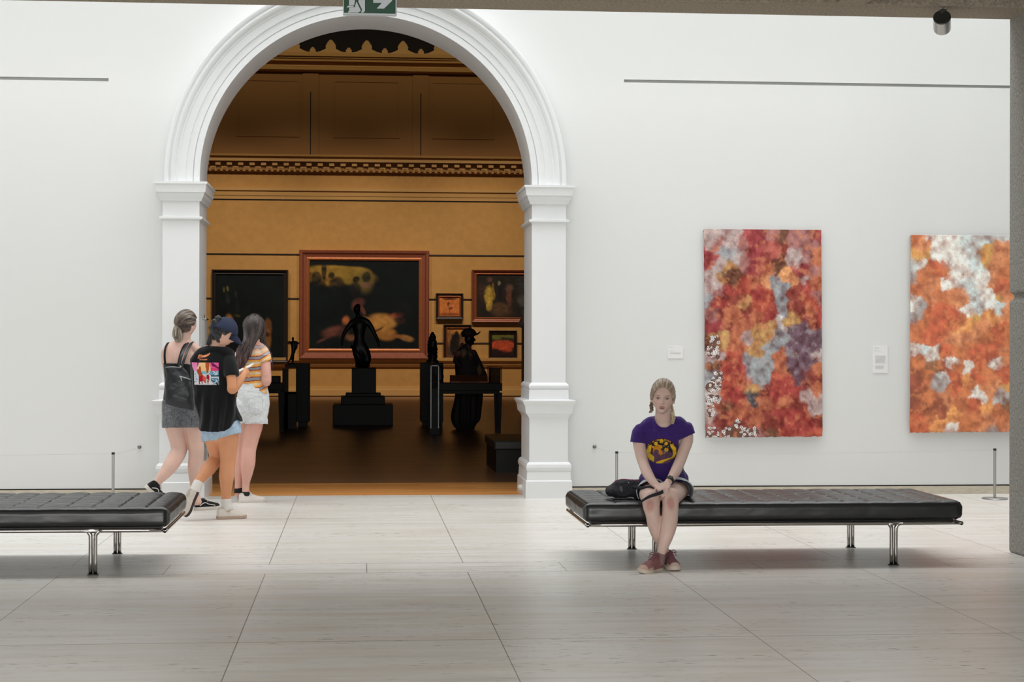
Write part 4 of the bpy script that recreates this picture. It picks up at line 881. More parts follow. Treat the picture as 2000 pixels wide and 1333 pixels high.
def head_frame(c, fwd, up):
    f = nrm(fwd); u = nrm(np.asarray(up)-np.dot(up, f)*f); r = np.cross(f, u); return A(*c), r, f, u
def head_local(co, fr, s=1):
    c, r, f, u = fr; d = (co-c)/s; return np.stack([d@r, d@f, d@u], 1)
def G(x, z, x0, z0, sx, sz): return np.exp(-((x-x0)/sx)**2-((z-z0)/sz)**2)
def head_surface(D, off=0, face=True):
    """unit directions -> local point on a woman's head (x right, y forward, z up), metres"""
    x, y, z = D[:, 0], D[:, 1], D[:, 2]
    X = x*.0745; Y = y*np.where(y > 0, .088, .1); Z = z*.113
    t = sstep(.15, -.95, z)
    X = X*(1-.27*t**1.5); Y = np.where(Y > 0, Y*(1-.06*t), Y*(1-.52*t)+.012*t)
    X = X*(1+.05*np.exp(-((Z-.03)/.05)**2))
    if face:
        w = sstep(.2, .6, y)
        h = (.006*G(X, Z, 0, .03, .03, .02)+.010*G(X, Z, 0, .012, .007, .016)+.021*G(X, Z, 0, -.022, .0095, .014)+.006*G(X, Z, .013, -.027, .007, .007)+.006*G(X, Z, -.013, -.027, .007, .007)
             -.011*(G(X, Z, .03, .006, .015, .012)+G(X, Z, -.03, .006, .015, .012))+.0065*(G(X, Z, .031, .002, .0105, .0075)+G(X, Z, -.031, .002, .0105, .0075))
             +.005*(G(X, Z, .032, .022, .018, .007)+G(X, Z, -.032, .022, .018, .007))+.004*(G(X, Z, .04, -.03, .02, .02)+G(X, Z, -.04, -.03, .02, .02))
             +.008*G(X, Z, 0, -.054, .02, .0055)+.008*G(X, Z, 0, -.066, .016, .006)-.004*G(X, Z, 0, -.06, .024, .0022)-.004*G(X, Z, 0, -.077, .018, .006)+.008*G(X, Z, 0, -.095, .016, .012))
        Y = Y+w*h
    Pq = np.stack([X, Y, Z], 1)
    if off: Pq = Pq+off*np.stack([x, y, z], 1)
    return Pq
def dirs(n, m):
    R = []
    for i in range(m+1):
        ph = PI*(.012+.976*i/m); a = np.linspace(0, 2*PI, n, endpoint=False)
        R.append(np.stack([np.cos(a)*math.sin(ph), np.sin(a)*math.sin(ph), np.full(n, -math.cos(ph))], 1))
    return np.array(R)
def to_world(L, fr, s=1):
    c, r, f, u = fr; L = L*s; return c+L[:, :1]*r+L[:, 1:2]*f+L[:, 2:]*u
def add_head(mb, fr, s=1):
    D = dirs(120, 90); L = head_surface(D.reshape(-1, 3)); mb.rings(to_world(L, fr, s).reshape(D.shape))
    for sg in (-1, 1):      # ears
        E = []
        for t in np.linspace(0, 2*PI, 10, endpoint=False): E.append((sg*(.0745+.004), -.012+.014*math.sin(t)*.9, -.008+.026*math.cos(t)-.004))
        W = to_world(np.array(E+[E[0]]), fr, s); mb.loft(W, .0055*s, side=fr[1], n=8, sub=1)
        W = to_world(np.array([(sg*.07, -.012, .012), (sg*.079, -.014, -.002), (sg*.074, -.008, -.03)]), fr, s); mb.loft(W, .006*s, side=fr[1], n=8, sub=3)
def paint_head(c, co, fr, skin, s=1, lips=(150, 80, 78), brow=(120, 92, 72), closed=False):
    L = head_local(co, fr, s); x, y, z = L.T; near = (np.abs(z) < .13) & (np.abs(x) < .09) & (np.abs(y) < .13); f = near & (y > .03)
    def put(m, col, a=1):
        m = (np.clip(m, 0, 1)*a*f)[:, None]; c[:] = c*(1-m)+m*lin(col)
    put(G(x, z, .038, -.03, .018, .018)+G(x, z, -.038, -.03, .018, .018), (222, 158, 140), .35)
    put(sstep(1.15, .85, np.hypot(x/.021, (z+.0535)/.0048))*(z > -.0605)+sstep(1.15, .85, np.hypot(x/.018, (z+.066)/.0058))*(z < -.0605), lips, .9)
    put(sstep(1.1, .8, np.hypot(x/.02, (z+.0605)/.0014)), (88, 44, 44), .8)
    for sg in (-1, 1):
        ex = x-sg*.031; put(sstep(1.1, .8, np.hypot(ex/.014, (z-.0012)/.0052)), (176, 164, 158)); put(sstep(1.1, .85, np.hypot(ex/.0058, (z-.002)/.006)), (66, 62, 56)); put(sstep(1.1, .8, np.hypot(ex/.003, (z-.002)/.003)), (14, 12, 12))
        put(sstep(1.2, .7, np.hypot(ex/.017, (z-.0072)/.0026)), (58, 40, 36), .9); put(G(x, z, sg*.031, .006, .02, .013), (150, 104, 92), .4); put(sstep(1.2, .6, np.hypot((ex-sg*.002)/.021, (z-.0225+.12*(ex*sg)**2*20)/.0038)), brow, .8)
        put(G(x, z, sg*.006, -.033, .003, .002)*1.3, (110, 60, 56), .7)
    return c
def add_hand(mb, W, d, n, thumb, s=1., curl=(.5, .7, .4), spread=.12, tc=.5):
    """W wrist, d direction of palm, n back-of-hand normal, thumb side sign along d x n"""
    W = A(*W); d = nrm(d); n = nrm(np.asarray(n)-np.dot(n, d)*d); w = np.cross(d, n)*thumb
    mb.loft([W-d*.02*s, W+d*.02*s, W+d*.055*s, W+d*.085*s], np.array([.024, .031, .039, .037])*s, np.array([.017, .016, .0145, .0115])*s, side=w, n=16, sub=4)
    for i, (o, L, r) in enumerate(((.028, .070, .0082), (.0095, .078, .0085), (-.009, .072, .008), (-.0265, .056, .0072))):
        b = W+d*.080*s+w*o*s; a = spread*(1.5-i)/1.5; dd = nrm(d*math.cos(a)+w*math.sin(a)); pts = [b-dd*.012*s, b]; ang = 0
        for sl, cu in zip((.44, .32, .24), curl):
            ang += cu*(1+.08*i); v = dd*math.cos(ang)-n*math.sin(ang); pts.append(pts[-1]+v*L*sl*s)
        mb.loft(pts, np.array([r*1.05, r, r*.95, r*.88, r*.7])*s, side=w, n=10, sub=3)
    b = W+d*.018*s+w*.024*s; v1 = nrm(w*.75+d*.65-n*.25*tc); v2 = nrm(w*.25+d*.9-n*.6*tc)
    mb.loft([b-w*.012*s, b+v1*.034*s, b+v1*.034*s+v2*.03*s, b+v1*.034*s+v2*.054*s], np.array([.0135, .0115, .0095, .0075])*s, side=n, n=10, sub=3)
def skin_paint(base, var=.08, seed=1):
    def fn(co):
        c = np.tile(lin(base), (len(co), 1))*(1+var*fbm(co*14, 3, seed))[:, None]; r = sstep(.1, .5, fbm(co*9+5, 3, seed+3))[:, None]
        return c*(1-.2*r)+.2*r*c*A(1.1, .82, .78)
    return fn

def shoe(par, heel, toe_dir, up, L=.245, Wd=.088, ht=.085, sole=.024, upper=(220, 214, 206), toecap=None, stripe=None, lace=M_lace, solem=M_rubber, collar=1., laces=True, bow=True, name='shoe', label=None, sidecol=None):
    """heel: lowest rear point of the sole. Upper as a child of the person, with sole, laces (and side stripe) as its own children"""
    h = A(*heel); f = nrm(toe_dir); u = nrm(np.asarray(up)-np.dot(up, f)*f); s = np.cross(f, u)
    def wd(t): return Wd/2*np.interp(t, [0, .04, .15, .35, .55, .75, .9, .97, 1], [.35, .62, .76, .72, .86, 1.0, .82, .5, .12])
    def hh(t): return ht*np.interp(t, [0, .05, .2, .33, .45, .6, .78, .93, 1], [.72, .95, 1.0, .98, .8, .62, .46, .34, .12])*(1 if collar else 1)
    n = 26; R = []; T = np.concatenate([np.linspace(0, .1, 6), np.linspace(.14, .88, 22), np.linspace(.91, 1, 8)])
    for t in T:
        a = np.linspace(0, 2*PI, n, endpoint=False); ca, sa = np.cos(a), np.sin(a); w_, h_ = wd(t), hh(t)
        sx = np.sign(ca)*np.abs(ca)**.8*w_*np.where(sa > 0, 1-.32*sa*(1 if t < .6 else .6), 1); zz = np.where(sa > 0, sa**.9*h_, sa*.004) if True else 0
        zz = np.where(sa > 0, np.abs(sa)**.85*h_, sa*.004)
        R.append(h+f*(t*L)+np.outer(sx, s)+np.outer(zz+sole, u))
    def pc(co):
        q = co-h; t = q@f/L; z = q@u-sole; c = np.tile(lin(upper), (len(co), 1))*(1+.08*fbm(co*60, 2, 3))[:, None]
        if toecap is not None: m = (sstep(.87, .90, t)+sstep(.4, .3, (z/ht)/np.maximum(.1,(1-t)*1.6+.25))*sstep(.62,.7,t))[:, None].clip(0,1); c = c*(1-m)+m*lin(toecap)
        m = (sstep(.72, .78, z/ht)*sstep(.36, .3, t))[:, None]*.25; c = c*(1-m)
        return c
    up_ = MB().rings(np.array(R)).build(name, M_shoe, par, remesh=.004, sm=2, paint=pc)
    if label: up_['label'] = label
    R = []
    for lv, g in ((0, .93), (.004, 1.0), (sole-.002, 1.03), (sole+.004, .99)):
        pts = []
        for t in np.concatenate([T, ]): pts.append(h+f*(t*L*(1.02)-.003)+s*(wd(t)*g+.002)+u*(lv+.018*max(0, t-.8)**1.5*4))
        for t in T[::-1]: pts.append(h+f*(t*L*1.02-.003)-s*(wd(t)*g+.002)+u*(lv+.018*max(0, t-.8)**1.5*4))
        R.append(pts)
    MB().rings(np.array(R)).build('sole', solem, up_, smooth='auto')
    if laces:
        lb = MB()
        for i, t in enumerate((.36, .42, .48, .54)):
            z = hh(t)+sole-.001; w_ = wd(t)*.42; t2 = t+.03; z2 = hh(t2)+sole-.001
            for a_, b_ in ((w_, -w_), (-w_, w_)): lb.tube([h+f*t*L+s*a_+u*(z-.004), h+f*(t+.015)*L+u*(z+.002), h+f*t2*L+s*b_+u*(z2-.004)], .0026, n=6, sub=3)
        if bow:
            t = .35; c0 = h+f*t*L+u*(hh(t)+sole+.002)
            for sg in (-1, 1):
                lb.tube([c0, c0+s*sg*.02+u*.01+f*.004, c0+s*sg*.036-u*.004+f*.01, c0+s*sg*.024-u*.004+f*.014, c0], .0026, n=6, sub=3)
                lb.tube([c0, c0+s*sg*.02+f*.02-u*.004, c0+s*sg*.034+f*.02-u*.028], .0024, n=6, sub=3)
        lb.build('laces', lace, up_)
    if stripe is not None:
        for sg in (-1, 1):
            c = []
            for t, z in ((.12, .24), (.25, .5), (.36, .56), (.46, .38), (.58, .3), (.7, .2)): c.append(h+f*t*L+s*sg*(wd(t)*(1.0-.26*(z)**1.6)+.0005)+u*(z*ht*.9+sole))
            MB().loft(c, [.004]*6, [.0032]*6, side=s, n=8, sub=5).build('side_stripe', stripe, up_)
    return up_

def strands(mb, root_pts, paths, r, n=6, sub=3):
    for q in paths: mb.loft(q, r if np.isscalar(r) else r, side=(0, 1, 0), n=n, sub=sub, cap=.5)
def hair_shell(fr, s, off, keep, streak_axis='z', amp=.003, seed=1, n=150, m=110):
    D = dirs(n, m); d = D.reshape(-1, 3); L = head_surface(d, off=0, face=False)
    nrmz = d; an = np.arctan2(d[:, 0], d[:, 1])
    return D, d, L
def wrinkle(amp, sc, seed, dirn=(1, 1, 1)):
    dv = A(*dirn)
    def fn(co, nm): return co+nm*(amp*fbm(co*sc*dv, 3, seed))[:, None]
    return fn
# ---------------------------------------------------- the seated girl in purple
g = Fig(11.3); k = g.k
pA = thing('person', 'girl in a purple printed t-shirt and pale skirt sitting on the right bench', 'person', g.p(1297, 985, .2))
headA = head_frame(g.p(1294.5, 777, -.08), (-.20, -1, -.10), (.03, -.12, 1))
SKA = (214, 184, 172)
b = MB(); add_head(b, headA, .96)
g.limb(b, [(1262, 838, .07, 7, 8), (1280, 828, .06, 10, 10), (1295, 820, .05, 12, 12), (1312, 827, .06, 10, 10), (1329, 834, .07, 7, 8)], side=(0, 0, 1))
g.limb(b, [(1297, 962, .24, 40, 30), (1297, 950, .24, 45, 34), (1296, 925, .22, 37, 30), (1296, 898, .17, 33, 28), (1296, 870, .11, 36, 28), (1295, 846, .07, 40, 25), (1295, 832, .05, 34, 19), (1295, 823, .04, 21, 15), (1295, 812, .02, 16, 15), (1295, 796, -.01, 15, 15), (1294, 786, -.03, 15, 16)], cap=.3)
g.limb(b, [(1268, 836, .06, 10), (1253, 844, .06, 12), (1248, 862, .04, 12.5), (1252, 888, 0, 11.5), (1257, 906, -.04, 10.5), (1265, 926, -.12, 10.5), (1276, 942, -.19, 8), (1282, 948, -.215, 7.2)])
g.limb(b, [(1322, 834, .06, 10), (1337, 840, .06, 12), (1342, 858, .04, 12.5), (1335, 882, 0, 11.5), (1328, 902, -.05, 11), (1319, 922, -.12, 10.5), (1310, 936, -.18, 8), (1305, 943, -.21, 7.2)])
add_hand(b, g.p(1283, 948.5, -.22), g.p(1298, 959, -.30)-g.p(1283, 948.5, -.22), (.1, -.45, .9), -1, .92, curl=(.55, .9, .6), tc=.6)
add_hand(b, g.p(1303.5, 944, -.215), g.p(1294, 957, -.30)-g.p(1303.5, 944, -.215), (-.2, -.6, .75), 1, .92, curl=(.6, .9, .6), tc=.6)
# legs: thighs forward, shins crossed at the ankles
g.limb(b, [(1280, 960, .24, 30, 21), (1275, 963, .06, 28, 20), (1272, 969, -.10, 23, 19), (1272, 975, -.22, 18.5, 18)])
g.limb(b, [(1316, 960, .24, 30, 21), (1315, 961, .06, 28, 20.5), (1312, 967, -.10, 23.5, 20), (1310, 972, -.23, 18, 18)])
g.limb(b, [(1272, 972, -.225, 18, 17), (1272, 988, -.26, 17, 15), (1275, 1006, -.27, 14.2, 14), (1279, 1028, -.27, 13.6, 14), (1286, 1050, -.25, 11, 12), (1297, 1072, -.22, 8.2, 9), (1305, 1088, -.19, 8.5, 9)])
g.limb(b, [(1309.5, 969, -.235, 17.5, 18), (1309.5, 986, -.27, 16, 15), (1308.5, 1006, -.29, 15.8, 15), (1306, 1026, -.31, 16.2, 16), (1302, 1046, -.32, 13.6, 14), (1295.5, 1068, -.33, 10.2, 11), (1291, 1084, -.33, 8, 9), (1288, 1096, -.32, 8.5, 9)])
def paintA(co):
    c = skin_paint(SKA)(co); paint_head(c, co, headA, SKA, .96, lips=(160, 88, 84), brow=(132, 104, 84))
    kn = (sstep(1.2, .4, np.linalg.norm((co-g.p(1270, 988, -.31))/A(.03, .09, .05), axis=1))+sstep(1.2, .4, np.linalg.norm((co-g.p(1310, 984, -.31))/A(.028, .09, .055), axis=1)))[:, None]*.5
    kn = np.clip(kn, 0, 1); c = c*(1-kn)+kn*lin((170, 82, 70)); return c
bodyA = b.build('body', M_skin, pA, remesh=.0042, sm=5, paint=paintA)
# hair: parted shell drawn back, braid over her right shoulder side, loose end on the other
frh = headA
def shellA():
    D = dirs(170, 120); d = D.reshape(-1, 3); L = head_surface(d, face=False); x, y, z = d.T
    part = np.abs(L[:, 0]-.012); vol = .010+.010*sstep(.2, .9, z)-.004*np.exp(-(part/.006)**2)*(y > -.1)
    st = noise(np.stack([np.arctan2(x, z+.35)*26, y*2.0, x*0], 1), 3)*.0014
    L = L+d*(vol+st)[:, None]; return D, L
D, L = shellA()
def cutA(co):
    q = head_local(co, frh, .96); x, y, z = q.T
    line = np.interp(np.abs(x-.0), [0, .02, .045, .062, .074, .09], [.080, .078, .062, .03, -.02, -.06])
    face = (y > .0) & (z < line); low = z < -.075+.0*x; front = (z < -.02) & (y > -.02)
    return face | low | front
def hairpaint(base, hi, fr, s=1, seed=1, f=60):
    def fn(co):
        q = head_local(co, fr, s); a = np.arctan2(q[:, 0], q[:, 2]+.03); n = noise(np.stack([a*f/2, q[:, 1]*18, q[:, 2]*8], 1), seed)*.6+noise(np.stack([a*f, q[:, 1]*25, q[:, 2]*14], 1), seed+1)*.4
        w = sstep(-.3, .7, n)[:, None]; return lin(base)*(1-w)+lin(hi)*w
    return fn
hA = MB().rings(to_world(L, frh, .96).reshape(D.shape)).build('hair', M_hair, pA, cut=cutA, solid=.006, paint=hairpaint((132, 112, 92), (196, 182, 162), frh, .96))
def braid(pts, r, turns, name, par, cols, tail=True):
    pts = np.array(pts); mb = MB(); n = 40
    from_ = np.linspace(0, 1, len(pts)); t = np.linspace(0, 1, n); c = np.stack([np.interp(t, from_, pts[:, i]) for i in range(3)], 1)
    for j in range(3):
        a = t*turns*2*PI+j*2*PI/3; rr = r*(1-.35*t); q = c+np.stack([np.sin(a)*rr, np.sin(2*a)*rr*.45, np.zeros(n)], 1); mb.loft(q, rr*.62, side=(0, 1, 0), n=8, sub=1)
    return mb.build(name, M_hair, par, paint=lambda co: (lambda w: lin(cols[0])*(1-w)+lin(cols[1])*w)(sstep(-.4, .5, noise(co*A(240, 240, 60), 3))[:, None]))
braid([g.p(1276, 778, .02), g.p(1272, 792, .0), g.p(1273, 802, -.01), g.p(1270, 806, -.01)], .010, 2, 'braid', pA, ((86, 66, 56), (140, 118, 100)))
braid([g.p(1309, 790, .05), g.p(1313, 806, .02), g.p(1316, 816, -.04), g.p(1313, 828, -.075)], .011, 2.2, 'braid', pA, ((150, 132, 96), (196, 182, 150)))
# t-shirt
b = MB()
g.limb(b, [(1250, 840, .06, 13, 15), (1262, 834.5, .06, 14, 15), (1278, 827, .05, 14, 15), (1295, 823, .045, 14, 16), (1313, 825, .05, 14, 15), (1329, 830.5, .06, 14, 15), (1342, 837, .06, 13, 15)], side=(0, 0, 1))
g.limb(b, [(1296, 952, .24, 50, 38), (1296, 940, .24, 50, 38), (1296, 925, .21, 43, 35), (1296, 898, .16, 39, 32), (1296, 870, .10, 42, 31), (1296, 848, .06, 46, 28.5), (1296, 834, .05, 40, 23), (1296, 825, .04, 28, 19), (1296, 818, .035, 21, 17), (1296, 812, .03, 17.5, 16)])
g.limb(b, [(1270, 833, .06, 16), (1253, 843, .06, 16), (1248, 854, .05, 16), (1245, 868, .04, 15.5), (1244, 880, .03, 15.5)])
g.limb(b, [(1320, 829, .06, 16), (1337, 838, .06, 16), (1343, 848, .05, 16), (1346, 860, .04, 16), (1348, 872, .03, 16)])
YELL, ORA, PLM, DKP = lin((232, 188, 44)), lin((212, 142, 40)), lin((98, 70, 92)), lin((44, 32, 48))
def paintShirt(co):
    c = np.tile(lin((60, 38, 106)), (len(co), 1))*(1+.12*fbm(co*20, 3, 2))[:, None]
    px, py = PX_arr(co); x = (px-1240)*12.12; y = (py-840)*12.12; fr_ = co[:, 1] < g.Y0+.10
    def put(m, col): c[m & fr_] = col
    inside = np.hypot((x-630)/372, (y-505)/305) < 1
    put(inside, DKP)
    put(inside & (np.abs(np.hypot((x-630)/340, (y-505)/275)-1) < .05) & (noise(np.stack([x*.03, y*.03, x*0], 1), 4) > -.1) & (y < 520), lin((190, 130, 60)))
    put(inside & (np.hypot((x-640)/270, (y-640)/170) < 1), PLM)
    put(inside & polyin(x, y, [(270, 480), (330, 380), (400, 350), (385, 470), (360, 560), (460, 640), (450, 770), (340, 700), (290, 620)]), YELL)
    put(inside & polyin(x, y, [(830, 330), (900, 360), (970, 430), (985, 560), (930, 660), (760, 720), (640, 790), (520, 800), (500, 770), (620, 720), (860, 660), (900, 600), (895, 480), (850, 420)]), YELL)
    put(inside & polyin(x, y, [(450, 400), (520, 345), (640, 380), (655, 440), (600, 450), (650, 520), (665, 580), (610, 610), (560, 560), (560, 480), (480, 470), (440, 560), (420, 500)]), ORA)
    put(inside & (np.hypot(x-510, y-520) < 55), PLM)
    for sx, sy, r in ((630, 272, 46), (498, 325, 42), (738, 328, 40), (745, 470, 46), (615, 402, 34), (430, 410, 26)):
        d = np.hypot(x-sx, y-sy)*(1+.16*np.cos(8*np.arctan2(y-sy, x-sx))); put(d < r, YELL); put(d < r*.35, ORA)
    for sx, sy in ((545, 255), (710, 265), (790, 400), (700, 545), (370, 520), (320, 350), (690, 385)): put((np.hypot(x-sx, y-sy) < 17) & inside, lin((150, 146, 110)))
    n = fbm(np.stack([x*.02, y*.02, x*0], 1), 3, 9); m = inside & fr_ & (n > .12); c[m] *= .78
    return c
def PX_arr(co):
    q = co-CAMP; zc = q@_fw; return 1000+F*(q@_rt)/zc, 666.5-F*(q@_up)/zc
def cutShirt(co):
    px, py = PX_arr(co); front = co[:, 1] < g.Y0+.06
    neck = front & (((px-1297)/20.5)**2+((py-808)/27)**2 < 1) | (py < 812.5) | (~front & (((px-1296)/19)**2+((py-806)/14)**2 < 1))
    jag = 1.2*noise(co*60, 3)
    sl = (px < 1262) & (py > 865+.12*(px-1240)) & (px < 1258.5-(py-866)*.0+0) & (co[:, 2] > g.p(1250, 900)[2]) & (px < 1259)
    sr = (px > 1326) & (py > 860-(px-1328)*.45) & (co[:, 2] > g.p(1340, 900)[2])
    hem = py > 943+jag
    return neck | sl | sr | hem
def dispA(co, nm):
    px, py = PX_arr(co); w = fbm(co*A(16, 16, 7), 3, 4)*.011+fbm(co*A(6, 30, 30), 2, 8)*.004*sstep(900, 935, py)
    fold = np.abs(np.sin((px-1296)*.14+fbm(co*8, 2, 1)*2)); w = w+.009*(fold-.5)*sstep(860, 838, py); return co+nm*w[:, None]
b.build('tshirt', M_cloth, pA, remesh=.0031, sm=7, cut=cutShirt, disp=dispA, paint=paintShirt, solid=.003)
# dark top panel showing at the waist and pale frayed skirt
b = MB()
g.limb(b, [(1280, 958, .26, 33, 26), (1273, 960, .06, 31, 25), (1270, 964, -.06, 27.5, 24)]); g.limb(b, [(1318, 958, .26, 34, 26), (1322, 959, .06, 33, 26), (1324, 962, -.06, 32, 25)])
g.limb(b, [(1297, 972, .26, 44, 38), (1297, 950, .26, 47, 37), (1297, 936, .25, 42, 34)])
def cutSk(co):
    px, py = PX_arr(co); j = 4*noise(co*A(55, 55, 20), 3)+5*noise(co*A(160, 160, 60), 5); yc = (co[:, 1]-g.Y0)*303
    mid = np.abs(px-1294) < 20
    return (yc < -14+j+np.where(px > 1297, 4, 2)) | (py < 930) | ((co[:, 2] < .424) ) | (mid & (yc < 8+j) )
b.build('skirt', M_cloth, pA, remesh=.0038, sm=5, cut=cutSk, disp=wrinkle(.008, 18, 3), solid=.003, paint=lambda co: lin((186, 190, 196))*(1+.12*fbm(co*90, 3, 1))[:, None])
# wrist watch
w = g.p(1308, 939.5, -.195); ax = nrm(g.p(1305, 943, -.21)-g.p(1312, 933, -.17)); 
wt = MB().lathe(w-ax*.012, [(.0255, 0), (.029, .002), (.029, .022), (.0255, .024)], n=28, axis=ax).build('wristband', mat('black_strap', (26, 26, 28), rough=.5), pA)
fa = nrm(A(-.1, -.75, .6)-ax*np.dot(A(-.1, -.75, .6), ax)); MB().obox(w+fa*.029, ax*.014, np.cross(ax, fa)*.014, fa*.004).build('watch_face', M_blackpl, wt, smooth=False, bevel=.002)
# shoes: dusty rose sneakers, crossed
ROSE = (140, 96, 96)
M_rlace = mat('rose_lace', (120, 74, 80), rough=.8); M_creams = mat('cream_rubber', (200, 186, 172), rough=.6)
hl = P(1291, 1108, z=0.004) if False else None
def fl(x, y): return P(x, y, z=.002)
h1 = g.p(1288, 1112, -.30); h1[2] = .0; t1 = fl(1252, 1121)
shoe(pA, h1, t1-h1, (.12, -.1, 1), L=.238, Wd=.094, ht=.092, sole=.019, upper=ROSE, toecap=(186, 158, 144), lace=M_rlace, solem=M_creams, label='rose canvas sneaker, toe pointing left')
h2 = g.p(1304, 1108, -.14); h2[2] = .0; t2 = fl(1325, 1119)
shoe(pA, h2, t2-h2, (0, 0, 1), L=.238, Wd=.092, ht=.09, sole=.019, upper=(124, 82, 84), toecap=(190, 170, 158), lace=M_rlace, solem=M_creams, label='rose canvas sneaker, toe pointing right')
b = MB(); g.limb(b, [(1291, 1082, -.33, 9.5), (1288.5, 1092, -.33, 10.5), (1286, 1102, -.33, 11)], cap=.3); b.build('ankle_sock', mat('grey_rose_cloth', (132, 104, 106), rough=.9), pA)
b = MB(); g.limb(b, [(1301, 1080, -.205, 10.5), (1306, 1092, -.2, 11), (1308, 1102, -.19, 12)], cap=.3); b.build('ankle_sock', mat('dusty_rose_cloth', (112, 70, 74), rough=.9), pA)

# handbag beside her with strap over the thighs
hb_ = thing('handbag', 'dark navy cloth handbag on the bench left of the girl', 'handbag', g.p(1216, 978, .12))
M_bag = mat('black_navy_canvas', (22, 24, 32), rough=.8, bump=.4, bscale=90); M_bagl = mat('pink_piping', (108, 20, 74), rough=.6)
def bg(x, y, d=0): return g.p(x, y, d)
b = MB()
R = []
for (xl_, xr_, y, dp) in ((1189, 1250, 981.5, 26), (1183.5, 1254, 974, 31), (1184, 1256, 964, 31), (1190, 1256, 952, 27), (1198, 1254, 942, 21), (1203, 1250, 938, 15)):
    a = np.linspace(0, 2*PI, 40, endpoint=False); ca, sa = np.cos(a), np.sin(a); cxx = (xl_+xr_)/2; hw = (xr_-xl_)/2
    pts = [bg(cxx+np.sign(c_)*abs(c_)**.7*hw, y, .12+np.sign(s_)*abs(s_)**.7*dp*g.k) for c_, s_ in zip(ca, sa)]; R.append(pts)
R = np.array(R); R[:, :, 2] = R[:, :1, 2]; R[0, :, 2] = .434
for i in range(1, len(R)): R[i, :, 2] = max(R[i, 0, 2], .437+.02*i)
b.rings(R).build('bag_body', M_bag, hb_, remesh=.005, sm=6, disp=wrinkle(.014, 16, 6))
MB().tube([bg(1201, 940.5, .05), bg(1215, 937, .05), bg(1232, 938, .06), bg(1250, 939, .07)], .0035, n=8, sub=4).build('top_zip', M_bagl, hb_)
MB().tube([bg(1194, 955, .0), bg(1207, 967, .012), bg(1222, 968.5, .012), bg(1232, 962, .01), bg(1235, 952, .02)], .004, n=8, sub=5).build('handle_loop', M_bag, hb_)
for x, y in ((1227.5, 943.5), (1214.5, 961)): MB().ball(bg(x, y, .01), .004, n=10, m=6).build('stud', M_steel, hb_)
MB().obox(bg(1213, 955, .012), A(.009, 0, .003), A(0, .003, 0), A(-.004, 0, .014)).build('tag', mat('dark_grey_tab', (70, 72, 76), rough=.6), hb_, smooth=False)
MB().loft([bg(1236, 952, .02), bg(1254, 953.5, -.1), bg(1272, 952, -.17), bg(1284, 951, -.22), bg(1290, 954, -.25)], np.array([3, 3.2, 3.2, 3.2, 3])*g.k, np.array([.8]*5)*g.k, side=(0, .3, 1), n=10, sub=5).build('strap', M_bag, hb_)
MB().loft([bg(1295, 961, -.31), bg(1285, 965, -.352), bg(1270, 970, -.345), bg(1257, 977, -.31), bg(1249, 984, -.24), bg(1245, 985, -.1)], np.array([3.6, 3.4, 3, 2.6, 2.6, 2.6])*g.k, np.array([.8]*6)*g.k, side=(0, .2, 1), n=10, sub=5).build('strap', M_bag, hb_)
# ---------------------------------------------------- the three visitors at the arch
def hair_mesh(par, fr, s, vol, cutf, cols, seed, name='hair', f=60, streak=.0018):
    D = dirs(150, 110); d = D.reshape(-1, 3); L = head_surface(d, face=False)
    st = noise(np.stack([np.arctan2(d[:, 0], d[:, 2]+.3)*f/3, d[:, 1]*2.5, d[:, 0]*0], 1), seed)*streak
    L = L+d*((vol(L, d) if callable(vol) else vol)+st)[:, None]
    return MB().rings(to_world(L, fr, s).reshape(D.shape)).build(name, M_hair, par, cut=lambda co: cutf(head_local(co, fr, s)), solid=.005, paint=hairpaint(cols[0], cols[1], fr, s, seed, f))
def hairline(q, back=-.085):
    x, y, z = q.T; line = np.interp(np.abs(x), [0, .02, .045, .062, .074, .09], [.080, .078, .062, .03, -.0, -.02])
    return ((y > .0) & (z < line)) | (z < back+.25*np.maximum(y+.06, 0)) | ((z < .05) & (y > .012+.55*z) & (np.abs(x) > .04)) | ((z < -.02) & (y > -.02))
def lockset(fn, n, seed, r=.0045):
    """n thin locks; fn(u, rs) -> (points, radius)"""
    rs = np.random.RandomState(seed); mb = MB()
    for i in range(n):
        pts, rr = fn((i+.5)/n, rs); mb.loft(pts, rr, np.asarray(rr)*.6, side=(1, 0, .01), n=6, sub=3, cap=.3)
    return mb
def lockpaint(c0, c1, seed, tip=None, z0=0, z1=1):
    def fn(co):
        w = sstep(-.5, .6, noise(co*A(170, 170, 16), seed)*.6+.4*noise(co*A(60, 60, 7), seed+1))[:, None]; c = lin(c0)*(1-w)+lin(c1)*w
        if tip is not None: t = sstep(z1, z0, co[:, 2])[:, None]; c = c*(1-t)+t*(lin(tip[0])*(1-w)+lin(tip[1])*w)
        return c
    return fn

# ============ B: ponytail, black top, grey skirt
g = Fig(15.2)
pB = thing('person', 'woman with a ponytail, black strappy top and grey skirt, at the left of the group', 'person', g.p(372, 992, 0)*A(1, 1, 0))
SKB = (222, 186, 172)
frB = head_frame(g.p(364.5, 633, 0), (.62, .78, -.02), (.02, 0, 1))
b = MB(); add_head(b, frB, 1.0)
g.limb(b, [(354, 815, .0, 26, 20), (353, 796, 0, 30, 24), (351, 776, 0, 30, 22), (350, 752, 0, 26, 18), (350, 728, 0, 27, 18), (351, 705, 0, 30, 20), (353, 688, 0, 31, 18), (356, 677, .0, 24, 14), (359, 670, .01, 13, 12), (361, 660, .01, 11, 11.5), (362, 648, .01, 11, 12)])
g.limb(b, [(331, 682, .0, 9, 9), (345, 675, 0, 10, 10), (358, 671, 0, 10, 10), (373, 676, .0, 10, 10), (384, 684, .0, 9, 9)], side=(0, 0, 1))
